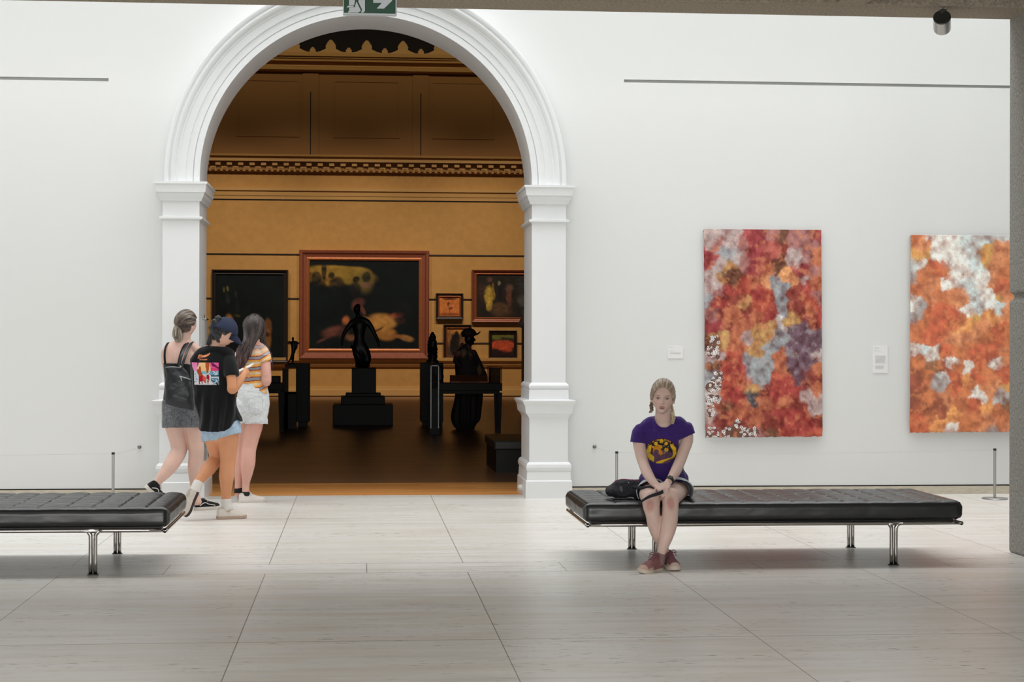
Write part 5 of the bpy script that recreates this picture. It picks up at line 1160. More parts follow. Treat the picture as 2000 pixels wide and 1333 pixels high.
g.limb(b, [(383, 684, .02, 10), (387, 694, .03, 10), (387, 712, .05, 9), (386, 735, .07, 8.4), (385, 752, .08, 7.6), (384, 770, .06, 7.8), (382, 792, .03, 6.2), (380.5, 806, .0, 5), (380, 812, .0, 5)])
add_hand(b, g.p(380.4, 810, 0), (-.02, -.05, -1), (-.6, -.8, 0), 1, .92, curl=(.35, .4, .3), spread=.05)
g.limb(b, [(327, 684, .02, 10), (324, 694, .05, 9.5), (325, 712, .1, 8.5), (328, 734, .15, 8), (334, 742, .2, 7.5), (345, 738, .26, 6.5), (356, 732, .3, 5)])
add_hand(b, g.p(354, 733, .29), (.6, .7, .2), (0, -.3, 1), 1, .9)
# right standing leg, trailing left leg
g.limb(b, [(369, 800, 0, 20, 20), (374, 824, 0, 19.5, 20), (379, 845, 0, 18, 18), (382, 866, 0, 15.5, 16), (383.5, 880, 0, 15, 15), (382.5, 895, .01, 14.2, 15), (381, 914, .02, 14.2, 15), (380.5, 936, .02, 11, 12), (381, 956, .02, 8, 9), (383.5, 970, .02, 7.6, 8.5), (386, 982, .01, 8, 9)])
g.limb(b, [(339, 800, 0, 16, 17), (341, 824, .0, 20, 20), (344, 843, .0, 18.5, 18), (348, 864, .0, 16, 16), (349.5, 880, .0, 15.5, 15), (343, 894, -.04, 15.5, 15), (333, 910, -.08, 14.5, 14), (322, 925, -.1, 11.5, 12), (311, 938, -.12, 8.5, 9), (303, 946.5, -.13, 7.5, 8), (298, 954, -.13, 8, 8)])
def paintB(co):
    c = skin_paint(SKB)(co); paint_head(c, co, frB, SKB, 1.0); return c
b.build('body', M_skin, pB, remesh=.005, sm=5, paint=paintB)
hair_mesh(pB, frB, 1.0, lambda L, d: .012+.010*sstep(.1, .9, -d[:, 1])*sstep(-.6, .3, d[:, 2]), lambda q: hairline(q, -.082), ((52, 42, 38), (150, 132, 116)), 4)
tie = g.p(349, 631, -.02); tieo = MB().lathe(tie, [(0, -.012), (.024, -.01), (.028, 0), (.024, .01), (0, .012)], n=20, axis=nrm(A(-.7, -.6, -.2))).build('hair_tie', mat('black_scrunchie', (20, 20, 26), rough=.9), pB)
def pony(u, rs):
    a = rs.uniform(0, 2*PI); rr = math.sqrt(rs.uniform(0, 1)); o = A(math.cos(a)*rr, math.sin(a)*rr, 0)
    pts = [g.p(350, 630, 0)+o*.015, g.p(346.5, 637, -.05)+o*.024, g.p(346.5, 652, -.055)+o*.042, g.p(347.5, 661, -.05)+o*.036, g.p(348+rs.uniform(-2, 2), 671-rs.uniform(0, 6), -.04)+o*.012]
    return pts, np.array([.004, .006, .006, .005, .0015])
lockset(pony, 90, 5).build('ponytail', M_hair, pB, paint=lockpaint((92, 80, 70), (196, 184, 168), 3, ((110, 98, 84), (206, 196, 178)), g.p(347, 668)[2], g.p(347, 640)[2]))
# black top: back panel + straps
b = MB(); g.limb(b, [(351, 812, 0, 31, 24), (352, 790, 0, 32.5, 26), (351, 776, 0, 31.5, 23.5), (350, 752, 0, 28, 19.5), (350, 728, 0, 29, 19.5), (351, 706, 0, 32, 21.5), (352, 692, 0, 32.5, 20)])
def cutTop(co):
    px, py = PX_arr(co); back = co[:, 1] < g.Y0+.03
    return (py < np.where(back, 710.5+.05*(px-350), 700)) | (py > 800)
b.build('tank_top', mat('black_jersey', (18, 18, 22), rough=.9, sheen=.2), pB, remesh=.005, sm=4, cut=cutTop, solid=.004)
M_blkstrap = mat('black_strap_cloth', (20, 18, 24), rough=.85)
for q in ([(322.5, 712, -.06), (321.5, 694, -.065), (323, 680, -.05), (327, 671.5, -.01), (330, 671, .04), (330, 690, .1)], [(348, 712, -.095), (352, 694, -.095), (358, 678, -.075), (365, 669.5, -.03), (369, 669, .04), (368, 688, .1)]):
    MB().loft([g.p(*w) for w in q], [.009]*6, [.0025]*6, side=(1, 0, 0), n=8, sub=5).build('top_strap', M_blkstrap, pB)
b = MB(); g.limb(b, [(358, 845, .0, 41, 29), (358, 830, 0, 41, 29), (357, 812, 0, 39, 29), (354, 795, 0, 36, 28.5), (351, 778, 0, 33.5, 26)], cap=.2)
b.build('skirt', M_cloth, pB, remesh=.005, sm=3, cut=lambda co: (PX_arr(co)[1] > 836.5+.6*noise(co*50, 2)) | (PX_arr(co)[1] < 782), disp=wrinkle(.012, 12, 5, (1, 1, .3)), solid=.004,
        paint=lambda co: lin((104, 106, 110))*(1+.5*noise(co*A(260, 260, 90), 2)+.35*noise(co*A(90, 90, 260), 5)+.15*fbm(co*12, 2, 3))[:, None])
BLK = (26, 24, 28); M_stripe = mat('white_side_stripe', (226, 222, 214), rough=.6)
h = P(380, 993.5, z=.0); t = P(424, 994, z=.0); h[1] = 15.2; t[1] = 15.28
h = A(g.p(381, 990, .0)[0], 15.2, 0); t = A(g.p(426, 990, .1)[0], 15.34, 0)
shoe(pB, h, t-h, (0, 0, 1), L=.245, Wd=.09, ht=.078, sole=.026, upper=BLK, stripe=M_stripe, label='black low sneaker with white side stripe, flat on floor')
hb2 = g.p(283.5, 953, -.19); tb2 = g.p(316, 980, -.04); shoe(pB, hb2, tb2-hb2, (.55, -.15, .75), L=.235, Wd=.09, ht=.075, sole=.026, upper=BLK, stripe=M_stripe, solem=M_rubber, label='black low sneaker with heel raised behind')
b = MB(); g.limb(b, [(305, 944, -.13, 8.6, 9), (299, 952, -.13, 9.5, 10)], cap=.3); b.build('ankle_sock', mat('white_sock', (226, 222, 220), rough=.9), pB)
# tote bag on her back shoulder
tb = thing('tote_bag', 'black leather tote bag hanging on the back of the ponytailed woman', 'bag', g.p(350, 800, -.17))
M_tote = mat('black_soft_leather', (30, 34, 38), rough=.42, spec=.5, bump=.1, bscale=60)
R = []
for t in np.linspace(0, 1, 14):
    xl_ = np.interp(t, [0, .1, .5, .9, 1], [323.5, 323, 322.5, 321.5, 323]); xr_ = np.interp(t, [0, .15, .5, .9, 1], [355, 366, 377, 380, 379]); yl = 717+t*72; yr_ = np.interp(t, [0, .3, 1], [716, 738, 803]); th = np.interp(t, [0, .3, .8, 1], [.008, .04, .06, .03]); ring = []
    for j in range(40):
        a = 2*PI*j/40; u = .5+.5*np.sign(math.cos(a))*abs(math.cos(a))**.6; dd = np.sign(math.sin(a))*abs(math.sin(a))**.7*th
        ring.append(g.p(xl_+(xr_-xl_)*u, yl+(yr_-yl)*u, -.2+dd))
    R.append(ring)
body = MB().rings(np.array(R)).build('bag_body', M_tote, tb, remesh=.005, sm=4, disp=lambda co, nm: co+nm*(.010*fbm(co*A(9, 9, 12), 3, 2)+.006*np.sin(co[:, 0]*38+co[:, 2]*30)*sstep(g.p(0, 780)[2], g.p(0, 730)[2], co[:, 2]))[:, None])
for q in ([(349, 722, -.22), (352, 704, -.21), (357, 688, -.17), (366, 672, -.06), (372, 668, .02), (376, 690, .06)], [(354, 720, -.21), (360, 702, -.2), (366, 686, -.15), (373, 672, -.06), (378, 669, .02), (380, 690, .06)]):
    MB().loft([g.p(*w) for w in q], [.011, .011, .011, .011, .010, .009], [.003]*6, side=(1, 0, 0), n=8, sub=5).build('shoulder_strap', M_tote, tb)
MB().tube([g.p(323, 718, -.235), g.p(338, 717, -.24), g.p(353, 718.5, -.24)], .0035, n=8).build('top_edge', mat('silver_edging', (150, 152, 154), rough=.3, metal=.8), tb)
MB().tube([g.p(350, 735, -.262), g.p(362, 738.5, -.262), g.p(373, 742, -.25)], .0035, n=8, sub=3).build('zip', M_steel, tb)
MB().lathe(g.p(353, 716.5, -.25), [(0, 0), (.007, 0), (.007, .005), (0, .005)], n=14, axis=(0, -1, 0)).build('strap_rivet', M_steel, tb)
MB().loft([g.p(352, 736, -.268), g.p(354, 740, -.27), g.p(355, 744, -.268)], .0055, side=(1, 0, 0), n=8, sub=2).build('zip_pull', M_steel, tb)

# ============ C: cap, black printed tee, denim shorts
g = Fig(14.45)
pC = thing('person', 'person in a navy cap, black printed t-shirt and light denim shorts, reading a card', 'person', g.p(440, 1010, 0)*A(1, 1, 0))
SKC = (214, 150, 110)
frC = head_frame(g.p(437, 652, .0), (.86, .28, -.46), (.46, .12, .84))
b = MB(); add_head(b, frC, 1.0)
g.limb(b, [(430, 850, 0, 28, 22), (430, 830, 0, 34, 26), (428, 808, 0, 33, 24), (425, 780, 0, 29, 19), (420, 750, 0, 29, 19), (417, 720, 0, 32, 19), (418, 702, 0, 33, 17), (419, 688, 0, 28, 14), (420, 680, 0, 14, 12.5), (422, 670, .01, 12.5, 12), (427, 660, .01, 12, 12)])
g.limb(b, [(392, 696, .0, 10, 10), (405, 686, 0, 11, 11), (420, 681, 0, 11, 11), (434, 686, .0, 11, 11), (445, 695, .0, 10, 10)], side=(0, 0, 1))
g.limb(b, [(444, 698, .0, 11), (447.5, 712, -.04, 11), (451.5, 735, -.09, 9.8), (453, 752, -.115, 9.2), (453.5, 761, -.115, 9.6), (462, 753, -.02, 8.8), (471, 741, .09, 7.2), (478, 731, .18, 5.6)])
add_hand(b, g.p(477, 732.5, .17), g.p(488, 716, .29)-g.p(477, 732.5, .17), (.8, -.35, .45), 1, .9, curl=(.3, .6, .5), spread=.06)
g.limb(b, [(389, 698, .02, 11), (384, 714, .06, 10), (386, 740, .12, 9), (392, 756, .16, 8.5), (410, 752, .24, 7.5), (436, 742, .3, 6.5), (452, 737, .33, 5.2)])
add_hand(b, g.p(451, 737.5, .325), g.p(470, 729, .38)-g.p(451, 737.5, .325), (.3, .3, .9), -1, .9, curl=(.4, .5, .4))
g.limb(b, [(444, 822, 0, 21, 21), (445, 845, 0, 20.5, 21), (445, 864, .0, 19.5, 19), (445, 884, .01, 16.8, 17), (445, 900, .01, 15.2, 15.5), (443.5, 914, .0, 14.6, 15), (442.5, 932, .0, 14.6, 15), (442, 952, .01, 11.5, 12), (441.5, 972, .02, 9.2, 10), (442, 988, .02, 9, 10), (444, 998, .02, 9, 10)])
g.limb(b, [(412, 822, 0, 21, 21), (414, 845, .02, 19, 20), (417, 864, .06, 15.5, 17), (420, 882, .09, 13, 15), (421, 896, .11, 12.5, 13.5), (415, 906, .06, 14, 14), (406, 918, -.0, 13.5, 13.5), (396, 931, -.05, 10.2, 11), (387, 943, -.08, 8.6, 9), (383, 951, -.09, 8.4, 9)])
def paintC(co):
    c = skin_paint(SKC)(co); hd = sstep(g.p(0, 690)[2], g.p(0, 676)[2], co[:, 2])[:, None]; c = c*(1-hd)+hd*lin((226, 178, 158)); paint_head(c, co, frC, SKC, 1.0); return c
b.build('body', M_skin, pC, remesh=.005, sm=5, paint=paintC)
HB = ((14, 15, 17), (70, 72, 76))
hair_mesh(pC, frC, 1.0, .010, lambda q: hairline(q, -.088), HB, 9)
hm = MB(); hm.ball(g.p(425.5, 622, -.04), (.027, .027, .026)); hm.ball(g.p(420, 630, -.04), (.032, .035, .03)); hm.ball(g.p(416, 640, -.02), (.035, .045, .045)); hm.ball(g.p(420, 654, .0), (.05, .06, .055)); hm.ball(g.p(428, 661, -.03), (.03, .03, .04))
hm.build('hair_bun', M_hair, pC, remesh=.005, sm=2, disp=lambda co, nm: co+nm*(.004*noise(co*A(60, 60, 30), 3)+.003*noise(co*A(150, 150, 40), 4))[:, None], paint=lockpaint(HB[0], HB[1], 6))
def wisps(u, rs):
    x0 = rs.choice([411, 413]) + rs.uniform(-4, 4); y0 = 655+rs.uniform(-5, 5); dx = -4 if x0 < 420 else 2
    return [g.p(x0, y0, -.04), g.p(x0+dx*.5, y0+8, -.055), g.p(x0+dx*1.2+rs.uniform(-2, 2), y0+15+rs.uniform(0, 8), -.05)], np.array([.005, .004, .001])
lockset(wisps, 40, 8).build('loose_strands', M_hair, pC, paint=lockpaint(HB[0], (50, 48, 48), 6))
# baseball cap
M_cap = mat('navy_cotton', (34, 42, 68), rough=.9, bump=.15, bscale=400, var=.12, vscale=20)
D = dirs(90, 60); d = D.reshape(-1, 3); L = head_surface(d, face=False)+d*.02; L[:, 2] += .006
def cutCap(q): x, y, z = q.T; return (z < .024-.25*np.maximum(-y-.02, 0)) & True
capo = MB().rings(to_world(L, frC, 1).reshape(D.shape)).build('cap', M_cap, pC, cut=lambda co: cutCap(head_local(co, frC, 1)) | (((head_local(co, frC, 1)-A(0, -.105, .05))**2).sum(1) < .03**2), solid=.004)
R = []
for t in np.linspace(0, 1, 9):
    row = []
    for u in np.linspace(-1, 1, 17):
        ang = u*1.15; bx, by = math.sin(ang)*.083, math.cos(ang)*.098; ext = .078*math.cos(u*PI/2)**.55*t; row.append((bx*(1-.08*t), by+ext+.004, .033-.036*t*t-.010*u*u-.014*t))
    R.append(row)
R = np.array(R); MB().rings(to_world(R.reshape(-1, 3), frC, 1).reshape(R.shape), closed=False, cap=False).build('cap_brim', M_cap, capo, solid=.004)
MB().ball(to_world(np.array([[0, .0, .141]]), frC, 1)[0], .006, n=10, m=6).build('cap_button', M_cap, capo)
# black tee with printed back
b = MB()
g.limb(b, [(431, 858, 0, 45, 34), (430, 838, 0, 44, 33), (427, 815, 0, 41, 28), (423, 790, 0, 40, 26), (418, 760, 0, 40, 25), (415, 730, 0, 40, 25), (415, 712, 0, 39, 23.5), (417, 697, 0, 35, 20), (419, 687, 0, 28, 16.5), (420, 679, 0, 18, 15), (421, 672, 0, 15, 14)])
g.limb(b, [(380, 706, .0, 10, 15), (392, 694, .0, 12, 16), (406, 687, 0, 12, 17), (420, 683, 0, 12, 18), (434, 686, .0, 13, 17), (447, 694, .0, 13, 15)], side=(0, 0, 1))
g.limb(b, [(440, 697, .0, 14), (445, 703, -.01, 15.5), (448.5, 714, -.045, 15.5), (451, 725, -.07, 15), (452.5, 735, -.085, 14.5)], cap=.12); g.limb(b, [(395, 700, .0, 14), (388, 706, .02, 15), (385, 722, .06, 14), (388, 742, .12, 13), (391, 752, .15, 12)])
def paintTee(co):
    c = np.tile(lin((22, 23, 25)), (len(co), 1))*(1+.15*fbm(co*20, 2, 2))[:, None]; px, py = PX_arr(co); x = (px-370)*16.66; y = (py-680)*16.66; bk = co[:, 1] < g.Y0+.02; nz = noise(np.stack([x*.03, y*.03, x*0], 1), 3)
    def put(m, col): c[m & bk] = lin(col)
    inp = polyin(x, y, [(75, 470), (300, 478), (720, 480), (950, 480), (960, 1200), (160, 1195), (150, 760), (90, 600)]); sky = inp & (y < 755); sea = inp & (y >= 755)
    put(sky, (232, 100, 160)); put(sky & (x < 245), (236, 142, 190)); put(sky & (x > 245) & (x < 310) & (y < 640), (190, 50, 130)); put(sky & (x > 690) & (y > 640), (222, 64, 128))
    put(sky & polyin(x, y, [(690, 480), (780, 500), (960, 640), (960, 690), (820, 620), (740, 600)]), (120, 24, 80)); put(sky & polyin(x, y, [(250, 760), (240, 660), (320, 480), (660, 480), (700, 760)]), (240, 200, 140))
    put(sea, (206, 220, 226)); put(sea & (x > 640) & (y < 900) & (nz > -.1), (104, 160, 184)); put(sea & (x > 700) & (y > 890) & (y < 935), (30, 50, 84)); put(sea & (x > 700) & (y > 980) & (nz > -.25) & (y < 1120), (66, 128, 160)); put(sea & (x > 720) & (y > 1060) & (nz > .25), (28, 56, 84)); put(sea & (x < 250) & (nz > .2), (140, 160, 190))
    put(sea & (y > 1120) & (x < 760), (226, 220, 226)); put(sea & (x > 400) & (x < 560) & (y < 850), (130, 190, 196))
    put(polyin(x, y, [(320, 600), (365, 600), (380, 740), (430, 870), (540, 1060), (540, 1170), (440, 1080), (330, 960), (250, 800), (240, 700), (300, 690)]), (176, 74, 40)); put(polyin(x, y, [(420, 870), (545, 960), (545, 1160), (440, 1050)]), (226, 92, 72)); put(polyin(x, y, [(305, 920), (430, 900), (430, 1090), (300, 1100)]), (176, 20, 48)); put(polyin(x, y, [(305, 1100), (345, 1100), (345, 1180), (310, 1180)]) | polyin(x, y, [(395, 1090), (430, 1090), (430, 1180), (400, 1180)]), (150, 60, 44))
    put(polyin(x, y, [(520, 480), (660, 480), (650, 560), (630, 700), (620, 820), (560, 830), (545, 700), (520, 600)]), (184, 86, 44)); put(polyin(x, y, [(555, 880), (630, 860), (655, 1010), (640, 1060), (560, 1010)]), (170, 18, 50)); put(polyin(x, y, [(580, 1040), (630, 1060), (620, 1180), (590, 1180)]), (150, 60, 44))
    OR = (238, 150, 104)
    for st_, w_ in (([(275, 335), (300, 290), (345, 235), (335, 225), (305, 240), (290, 275), (320, 275)], 11), ([(290, 335), (330, 325)], 9), ([(345, 320), (350, 270), (385, 225)], 11), ([(430, 240), (405, 262), (400, 300), (430, 300)], 12), ([(440, 295), (470, 250), (480, 290), (510, 240), (520, 285), (550, 230), (560, 270), (600, 205), (610, 240), (655, 175)], 15)): put(segd(x, y, st_) < w_, OR)
    for i, ch in enumerate(('P', 'R', 'O', 'J', 'E', 'C', 'T')):
        x0 = 338+i*37; bar = (np.abs(x-x0) < 8) & (np.abs(y-380) < 19); o = (np.abs(x-x0-8) < 14) & (np.abs(y-366) < 6); u_ = (np.abs(x-x0-8) < 13) & (np.abs(y-393) < 6)
        put(bar if ch in 'PRETC' else (np.abs(x-x0-8) < 7) & (np.abs(y-380) < 18), OR)
        if ch in 'PROTEC': put(o, OR)
        if ch in 'OECJ': put(u_, OR)
    return c
def cutTee(co):
    px, py = PX_arr(co); j = noise(co*40, 2)
    hem = py > np.interp(px, [376, 384, 392, 415, 438, 450, 458, 464, 470], [812, 834, 843, 845, 843, 836, 824, 820, 824])
    neck = (py < 676.5+.05*(px-420)); sl = (px > 441) & (py > 735.5-.28*(px-452)) & (py < 772) & (px > 443+np.maximum(0, 0)) & (co[:, 2] > g.p(450, 775)[2]) & (np.hypot((px-452)/16.5, (py-748)/24) < 1.0) & (px > 442.5) & (((px-423)/40.5) > .5) & (py > 737)
    return hem | neck
def dispTee(co, nm):
    px, py = PX_arr(co); return co+nm*(.007*fbm(co*A(12, 12, 5), 3, 4)+.010*np.sin(px*.33+py*.05+2*fbm(co*5, 2, 3))*sstep(745, 800, py)*sstep(850, 830, py)**0)[:, None]
b.build('tshirt', M_cloth, pC, remesh=.0032, sm=8, cut=cutTee, disp=dispTee, paint=paintTee, solid=.004)
b = MB(); g.limb(b, [(430, 815, 0, 34, 24), (431, 832, 0, 35, 25), (432, 842, 0, 35, 25)]); g.limb(b, [(447, 830, 0, 22, 23), (448, 846, 0, 23.5, 23.5), (449.5, 856, 0, 24.5, 24), (450, 868, 0, 24.5, 24)]); g.limb(b, [(414, 830, .01, 22, 28), (415, 850, .03, 22, 29), (415, 868, .04, 21, 28)]); g.limb(b, [(430, 836, .0, 23, 28), (430, 850, .01, 22, 28), (430, 866, .01, 20, 28)])
def cutSh(co):
    px, py = PX_arr(co); return (py > np.where(px > 427, 857.5-.28*(px-428), 862-.1*(px-410))+1.0*noise(co*60, 2)) | (py < 812) | ((np.abs(px-426.5) < .9) & (py > 857))
M_den = mat_attr('pale_denim', rough=.9, spec=.15)
b.build('shorts', M_den, pC, remesh=.005, sm=3, cut=cutSh, disp=wrinkle(.008, 16, 8), solid=.004, paint=lambda co: lin((168, 190, 210))*(1+.2*noise(co*120, 2)+.15*fbm(co*20, 2, 5))[:, None])
CRM = (216, 208, 198)
h = A(g.p(424.5, 1000, 0)[0], 14.42, 0); t = A(g.p(484, 1000, .05)[0], 14.52, 0)
shoe(pC, h, t-h, (0, 0, 1), L=.248, Wd=.088, ht=.08, sole=.022, upper=CRM, solem=mat('worn_beige_sole', (186, 160, 142), rough=.8), label='worn cream canvas shoe standing flat')
hc = g.p(387, 958, -.1); tc = g.p(366, 1006, -.12); shoe(pC, hc+(tc-hc)*0-A(.0, 0, -.0), tc-hc, (-.6, -.45, .2), L=.235, Wd=.088, ht=.07, sole=.02, upper=CRM, solem=M_rubberdk, label='worn cream canvas shoe lifted behind, toe down')
M_sock = mat('white_ribbed_sock', (224, 220, 216), rough=.95, bump=.2, bscale=200)
b = MB(); g.limb(b, [(441.5, 976, .02, 10.2, 11), (442, 986, .02, 10.2, 11), (444, 996, .02, 10.6, 12)], cap=.3); b.build('sock', M_sock, pC)
b = MB(); g.limb(b, [(388, 942, -.08, 9.6, 10), (384.5, 950, -.09, 10, 11), (381, 960, -.1, 10.5, 12)], cap=.3); b.build('sock', M_sock, pC)
MB().lathe(g.p(476.5, 733.5, .165)-nrm(g.p(488, 716, .31)-g.p(477, 732.5, .215))*.03, [(.026, 0), (.029, .004), (.026, .012)], n=20, axis=nrm(g.p(488, 716, .31)-g.p(477, 732.5, .215))).build('bracelet', M_blackpl, pC)
cd_a, cd_b = g.p(461, 728, .33), g.p(493, 713, .36); w_ = cd_b-cd_a; upn = nrm(np.cross(w_, A(.2, 1, .35))); 
card = MB().obox((cd_a+cd_b)/2, w_/2, nrm(A(.2, .9, .25))*.055, nrm(np.cross(w_, A(.2, .9, .25)))*.0035).build('card', mat('white_folded_card', (228, 222, 214), rough=.6), smooth=False); tag(card, 'thin white card held by the person in the navy cap', 'card')

# ============ D: long dark hair, striped tee, white shorts
g = Fig(15.95)
pD = thing('person', 'woman with long dark hair, striped t-shirt and white shorts', 'person', g.p(484, 978, 0)*A(1, 1, 0))
SKD = (228, 176, 160)
frD = head_frame(g.p(497, 640, .0), (.25, .96, -.05), (.0, 0, 1))
b = MB(); add_head(b, frD, 1.0)
g.limb(b, [(494, 800, 0, 24, 20), (494, 782, 0, 28, 24), (494, 765, 0, 27, 22), (496, 745, 0, 23, 17), (495, 722, 0, 23, 17), (494, 705, 0, 27, 19), (494, 690, 0, 28, 17), (495, 680, 0, 21, 13), (496, 672, .0, 12, 11), (497, 658, .0, 10.5, 11)])
g.limb(b, [(474, 684, .0, 8, 9), (484, 678, 0, 9, 9), (496, 675, 0, 9, 9), (508, 679, .0, 9, 9), (516, 686, .0, 8, 9)], side=(0, 0, 1))
g.limb(b, [(514, 688, .0, 10), (518, 702, -.03, 9.8), (519.5, 722, -.06, 9.6), (520, 738, -.06, 9.8), (519.5, 746, -.05, 9.6), (514, 744, .06, 8.6), (508, 738, .22, 6.5), (503, 734, .27, 5)])
add_hand(b, g.p(504, 735, .26), (-.35, .9, .2), (0, -.2, 1), -1, .9)
g.limb(b, [(472, 688, .0, 10), (469, 702, .02, 9.5), (468, 722, .05, 8.8), (470, 738, .1, 8.4), (478, 738, .18, 7), (486, 734, .26, 5)])
add_hand(b, g.p(485, 734.5, .25), (.35, .9, .2), (0, -.2, 1), 1, .9)
g.limb(b, [(498, 785, 0, 19, 21), (496.5, 810, 0, 20, 21), (494, 832, 0, 19, 19), (490, 856, 0, 16, 17), (487, 874, .0, 14.2, 15), (485.5, 888, -.01, 13.8, 14.5), (484.5, 904, -.01, 14, 14.5), (482.5, 924, .0, 11.4, 12), (480.5, 944, .02, 7.4, 8.5), (480, 958, .02, 7, 8), (480, 968, .02, 8, 9)])
g.limb(b, [(480, 785, 0, 16, 18), (475, 810, .02, 17, 19), (470.5, 832, .04, 17, 18), (468, 856, .05, 14, 15), (467, 874, .06, 12, 14), (466.5, 890, .06, 11.8, 13.5), (466.5, 908, .06, 11, 13), (466, 928, .07, 8.4, 10), (465.5, 944, .08, 7, 8), (466, 964, .08, 7.5, 9)])
def paintD(co):
    c = skin_paint(SKD)(co); paint_head(c, co, frD, SKD, 1.0); return c
b.build('body', M_skin, pD, remesh=.005, sm=5, paint=paintD)
HD = ((30, 25, 24), (92, 80, 76))
hair_mesh(pD, frD, 1.0, lambda L, d: .016+.008*sstep(-.2, .6, -d[:, 2]), lambda q: hairline(q, -.11) & ~((q[:, 1] < .01)), HD, 14)
def longhair(u, rs):
    a = -1.75+3.5*u+rs.uniform(-.08, .08); top = to_world(np.array([[math.sin(a)*.014, -math.cos(a)*.02-.005, .121]]), frD, 1)[0]
    side = math.sin(a); lay = rs.uniform(0, 1)
    mid = to_world(np.array([[math.sin(a)*(.086+.012*lay), -math.cos(a)*(.098+.014*lay), .015]]), frD, 1)[0]
    # strands fall to the left of the back, a few hang over the right shoulder
    if u < .86:
        xe = 458+u*30+rs.uniform(-5, 5); ye = np.interp(xe, [452, 462, 474, 484, 492], [706, 724, 716, 700, 690])+rs.uniform(-7, 7)
        x1 = 478+u*26+rs.uniform(-2, 2); x2 = 466+u*32+rs.uniform(-3, 3)
    else:
        w = (u-.86)/.14; xe = 528+w*4+rs.uniform(-2, 3); ye = 700+rs.uniform(-8, 45)*w; x1 = 510+w*8; x2 = 520+w*5+rs.uniform(-1, 1.5)
    back = -.11 if u < .80 else (-.11+.14*(u-.8)/.06 if u < .86 else .05)
    p1 = g.p(x1, 664, back-.01*lay); p2 = g.p(x2, 684+rs.uniform(-3, 3), back-.025*lay); p3 = g.p(xe, ye, back-.02*lay+.01); p23 = (p2+p3)/2
    wv = A(rs.uniform(-.008, .008), -.006, 0)
    return [top, (top+mid)/2+nrm((top+mid)/2-frD[0])*.02, mid, p1+wv, p2-wv, p23+wv, p3], np.array([.004, .008, .009, .0085, .0075, .006, .001])*rs.uniform(.7, 1.1)
lockset(longhair, 210, 21).build('long_locks', M_hair, pD, paint=lockpaint(HD[0], HD[1], 11, ((48, 34, 34), (110, 84, 82)), g.p(0, 720)[2], g.p(0, 660)[2]))
b = MB()
g.limb(b, [(496, 785, 0, 31, 25), (495, 768, 0, 29.5, 24), (495.5, 748, 0, 26, 20), (495, 724, 0, 26, 19.5), (494, 705, 0, 28.5, 20.5), (494, 690, 0, 28, 18.5), (495, 682, 0, 22, 15.5), (496, 675, .0, 14, 13), (496, 670, 0, 12, 12)])
g.limb(b, [(474, 686, .0, 10, 12), (484, 680, 0, 11, 12), (496, 677, 0, 11, 12), (508, 681, .0, 11, 12), (515, 687, .0, 10, 12)], side=(0, 0, 1))
g.limb(b, [(510, 687, .0, 12), (514.5, 692, -.01, 12.5), (517.5, 701, -.03, 12.5), (519, 709, -.045, 12.3)], cap=.1); g.limb(b, [(477, 687, .0, 12), (472, 692, .01, 12.5), (469, 703, .02, 12), (468, 714, .02, 12)])
def paintStr(co):
    px, py = PX_arr(co); rel = py+.06*(px-490)+1.2*fbm(co*14, 2, 2); arm = (px > 507.5)
    rel = np.where(arm, rel+.55*(px-507.5), rel); arm = arm & (py < 712)
    f_ = np.mod(rel-675.5, 20.5)/20.5; c = np.tile(lin((238, 178, 92)), (len(co), 1))
    def band(a, b_, col): m = (f_ >= a) & (f_ < b_); c[m] = lin(col)
    band(0, .085, (150, 52, 44)); band(.085, .32, (152, 152, 160)); band(.32, .40, (150, 52, 44)); band(.40, .58, (240, 172, 84)); band(.58, .78, (226, 206, 180)); band(.78, 1, (242, 176, 88))
    lt = (py < 694)[:, None]*.35; return c*(1-lt)+lt*lin((240, 222, 214))
def cutD(co):
    px, py = PX_arr(co); hem = py > np.interp(px, [462, 480, 492, 504, 516, 524], [749, 750, 754, 762, 769, 770]); slr = (px > 506) & (py > 709-.22*(px-507)) & (py < 754) & (px > np.where(py > 736, 514, 509)); sll = (px < 478) & (py > 706+.1*(478-px)) & (py < 738) & (px < 471)
    return hem | (py < 674.5) | sll
b.build('tshirt', M_cloth, pD, remesh=.0036, sm=7, cut=cutD, disp=wrinkle(.007, 16, 3), paint=paintStr, solid=.004)
b = MB(); g.limb(b, [(494, 752, 0, 24.5, 20), (494, 764, 0, 29, 24), (494.5, 782, 0, 31, 26), (495, 800, 0, 30, 26), (495, 812, 0, 28, 24)]); g.limb(b, [(499, 790, 0, 23, 24), (499, 815, 0, 23.5, 24), (499, 836, 0, 24, 24)]); g.limb(b, [(477, 790, .02, 21, 26), (474, 815, .03, 21, 26), (473, 836, .03, 21, 25)])
def cutDS(co):
    px, py = PX_arr(co); return (py > 828.5-.06*(px-480)*-.3+.7*noise(co*60, 3)) | (py < 747) | ((np.abs(px-476) < .9) & (py > 826))
def paintDS(co):
    px, py = PX_arr(co); c = np.tile(lin((222, 226, 228)), (len(co), 1))*(1+.08*noise(co*100, 2)+.06*fbm(co*15, 2, 3))[:, None]; bk = co[:, 1] < g.Y0
    s_ = (segd(px, py, [(486, 772), (512, 776)]) < .5) | (segd(px, py, [(486, 790), (487, 806), (499, 812), (512, 806), (513, 776)]) < .45) | (segd(px, py, [(468, 762), (500, 766), (520, 772)]) < .45) | (np.abs(py-825.5) < .4)
    c[s_ & bk] *= .72; return c
b.build('shorts', M_den, pD, remesh=.005, sm=3, cut=cutDS, disp=wrinkle(.007, 18, 9), solid=.004, paint=paintDS)
h = A(g.p(466.5, 975, -.03)[0], 15.93, 0); t = A(g.p(521, 975, .1)[0], 16.02, 0)
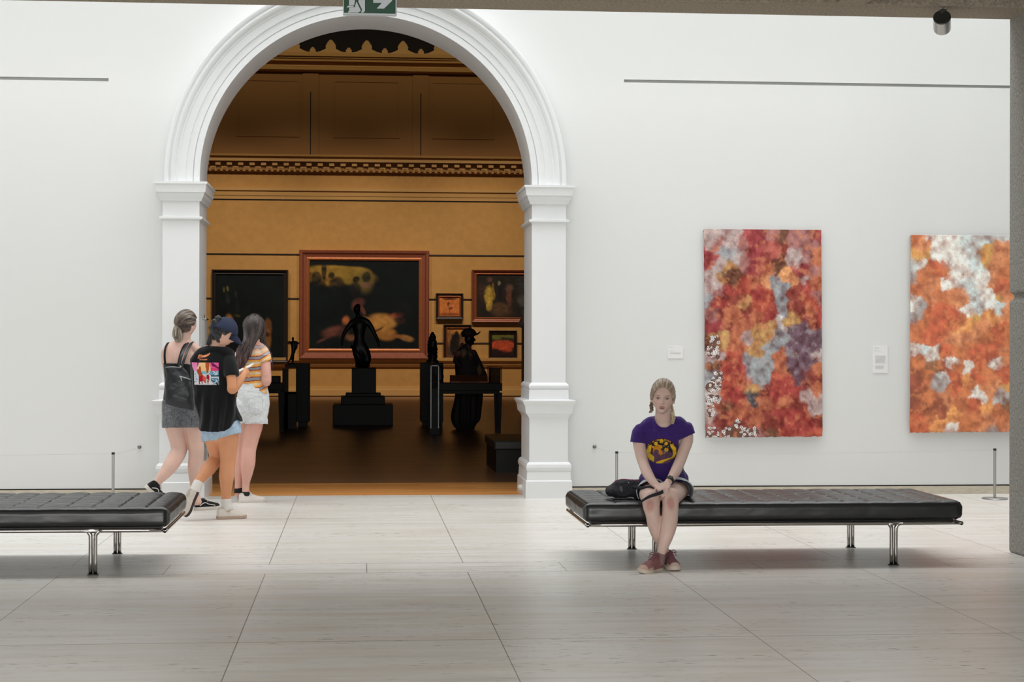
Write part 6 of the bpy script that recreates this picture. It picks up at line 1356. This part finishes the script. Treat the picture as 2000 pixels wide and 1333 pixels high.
shoe(pD, h, t-h, (0, 0, 1), L=.25, Wd=.085, ht=.07, sole=.022, upper=(218, 210, 204), label='cream sneaker of the standing right foot')
h = A(g.p(461, 970, .05)[0], 16.02, 0); t = A(g.p(480, 970, .3)[0], 16.22, 0)
shoe(pD, h, t-h, (0, 0, 1), L=.24, Wd=.085, ht=.07, sole=.022, upper=(214, 206, 200), label='cream sneaker of the left foot behind')
M_blsock = mat('black_low_sock', (24, 24, 26), rough=.9)
b = MB(); g.limb(b, [(480, 962, .02, 8.4, 9.4), (480, 968, .02, 9, 10)], cap=.3); b.build('ankle_sock', M_blsock, pD)
b = MB(); g.limb(b, [(466, 955, .08, 8.4, 9.4), (466.5, 962, .08, 9, 10)], cap=.3); b.build('ankle_sock', M_blsock, pD)
# ================================================= light
def area(name, loc, rot, sx, sy, e, col=(1, 1, 1), spread=180):
    l = bpy.data.lights.new(name, 'AREA'); l.shape = 'RECTANGLE'; l.size = sx; l.size_y = sy; l.energy = e; l.color = col; l.spread = math.radians(spread)
    o = bpy.data.objects.new(name, l); COL.objects.link(o); o.location = loc; o.rotation_euler = rot; return o
area('skylight', (0, 14.2, 11.7), (math.radians(-10), 0, 0), 17, 4.0, 900, (.985, .992, 1))
area('rear_fill', (0, -4.2, 1.9), (math.radians(82), 0, 0), 14, 3, 800, (1, .99, .97))  # added fill from behind the camera, no window built there
area('overhead_fill', (0, 4.5, ZB+.45), (0, 0, 0), 15, 7, 300, (1, .99, .96))  # added panel above the camera to brighten the near floor
area('cresting_fill', (0, 44.6, 10.6), (math.radians(72), 0, 0), 16, .3, 28, (1, .9, .6), 70)  # added unseen strip that lifts the cresting
def spot(loc, tgt, e, ang, col, rad=.25):
    l = bpy.data.lights.new('hall_spot', 'SPOT'); l.energy = e; l.spot_size = math.radians(ang); l.spot_blend = 1; l.color = col; l.shadow_soft_size = rad
    o = bpy.data.objects.new('hall_spot', l); COL.objects.link(o); o.location = loc
    o.rotation_euler = (Vector(tgt)-Vector(loc)).to_track_quat('-Z', 'Y').to_euler()
for x in (-5, -1.7, 1.6, 5): spot((x, 40.5, 11), (x*.95, YF, 2.4), 1550, 50, (1, .91, .76))
w = bpy.data.worlds.new('world'); SC.world = w; w.use_nodes = True
w.node_tree.nodes['Background'].inputs[0].default_value = (.9, .95, 1, 1); w.node_tree.nodes['Background'].inputs[1].default_value = .35
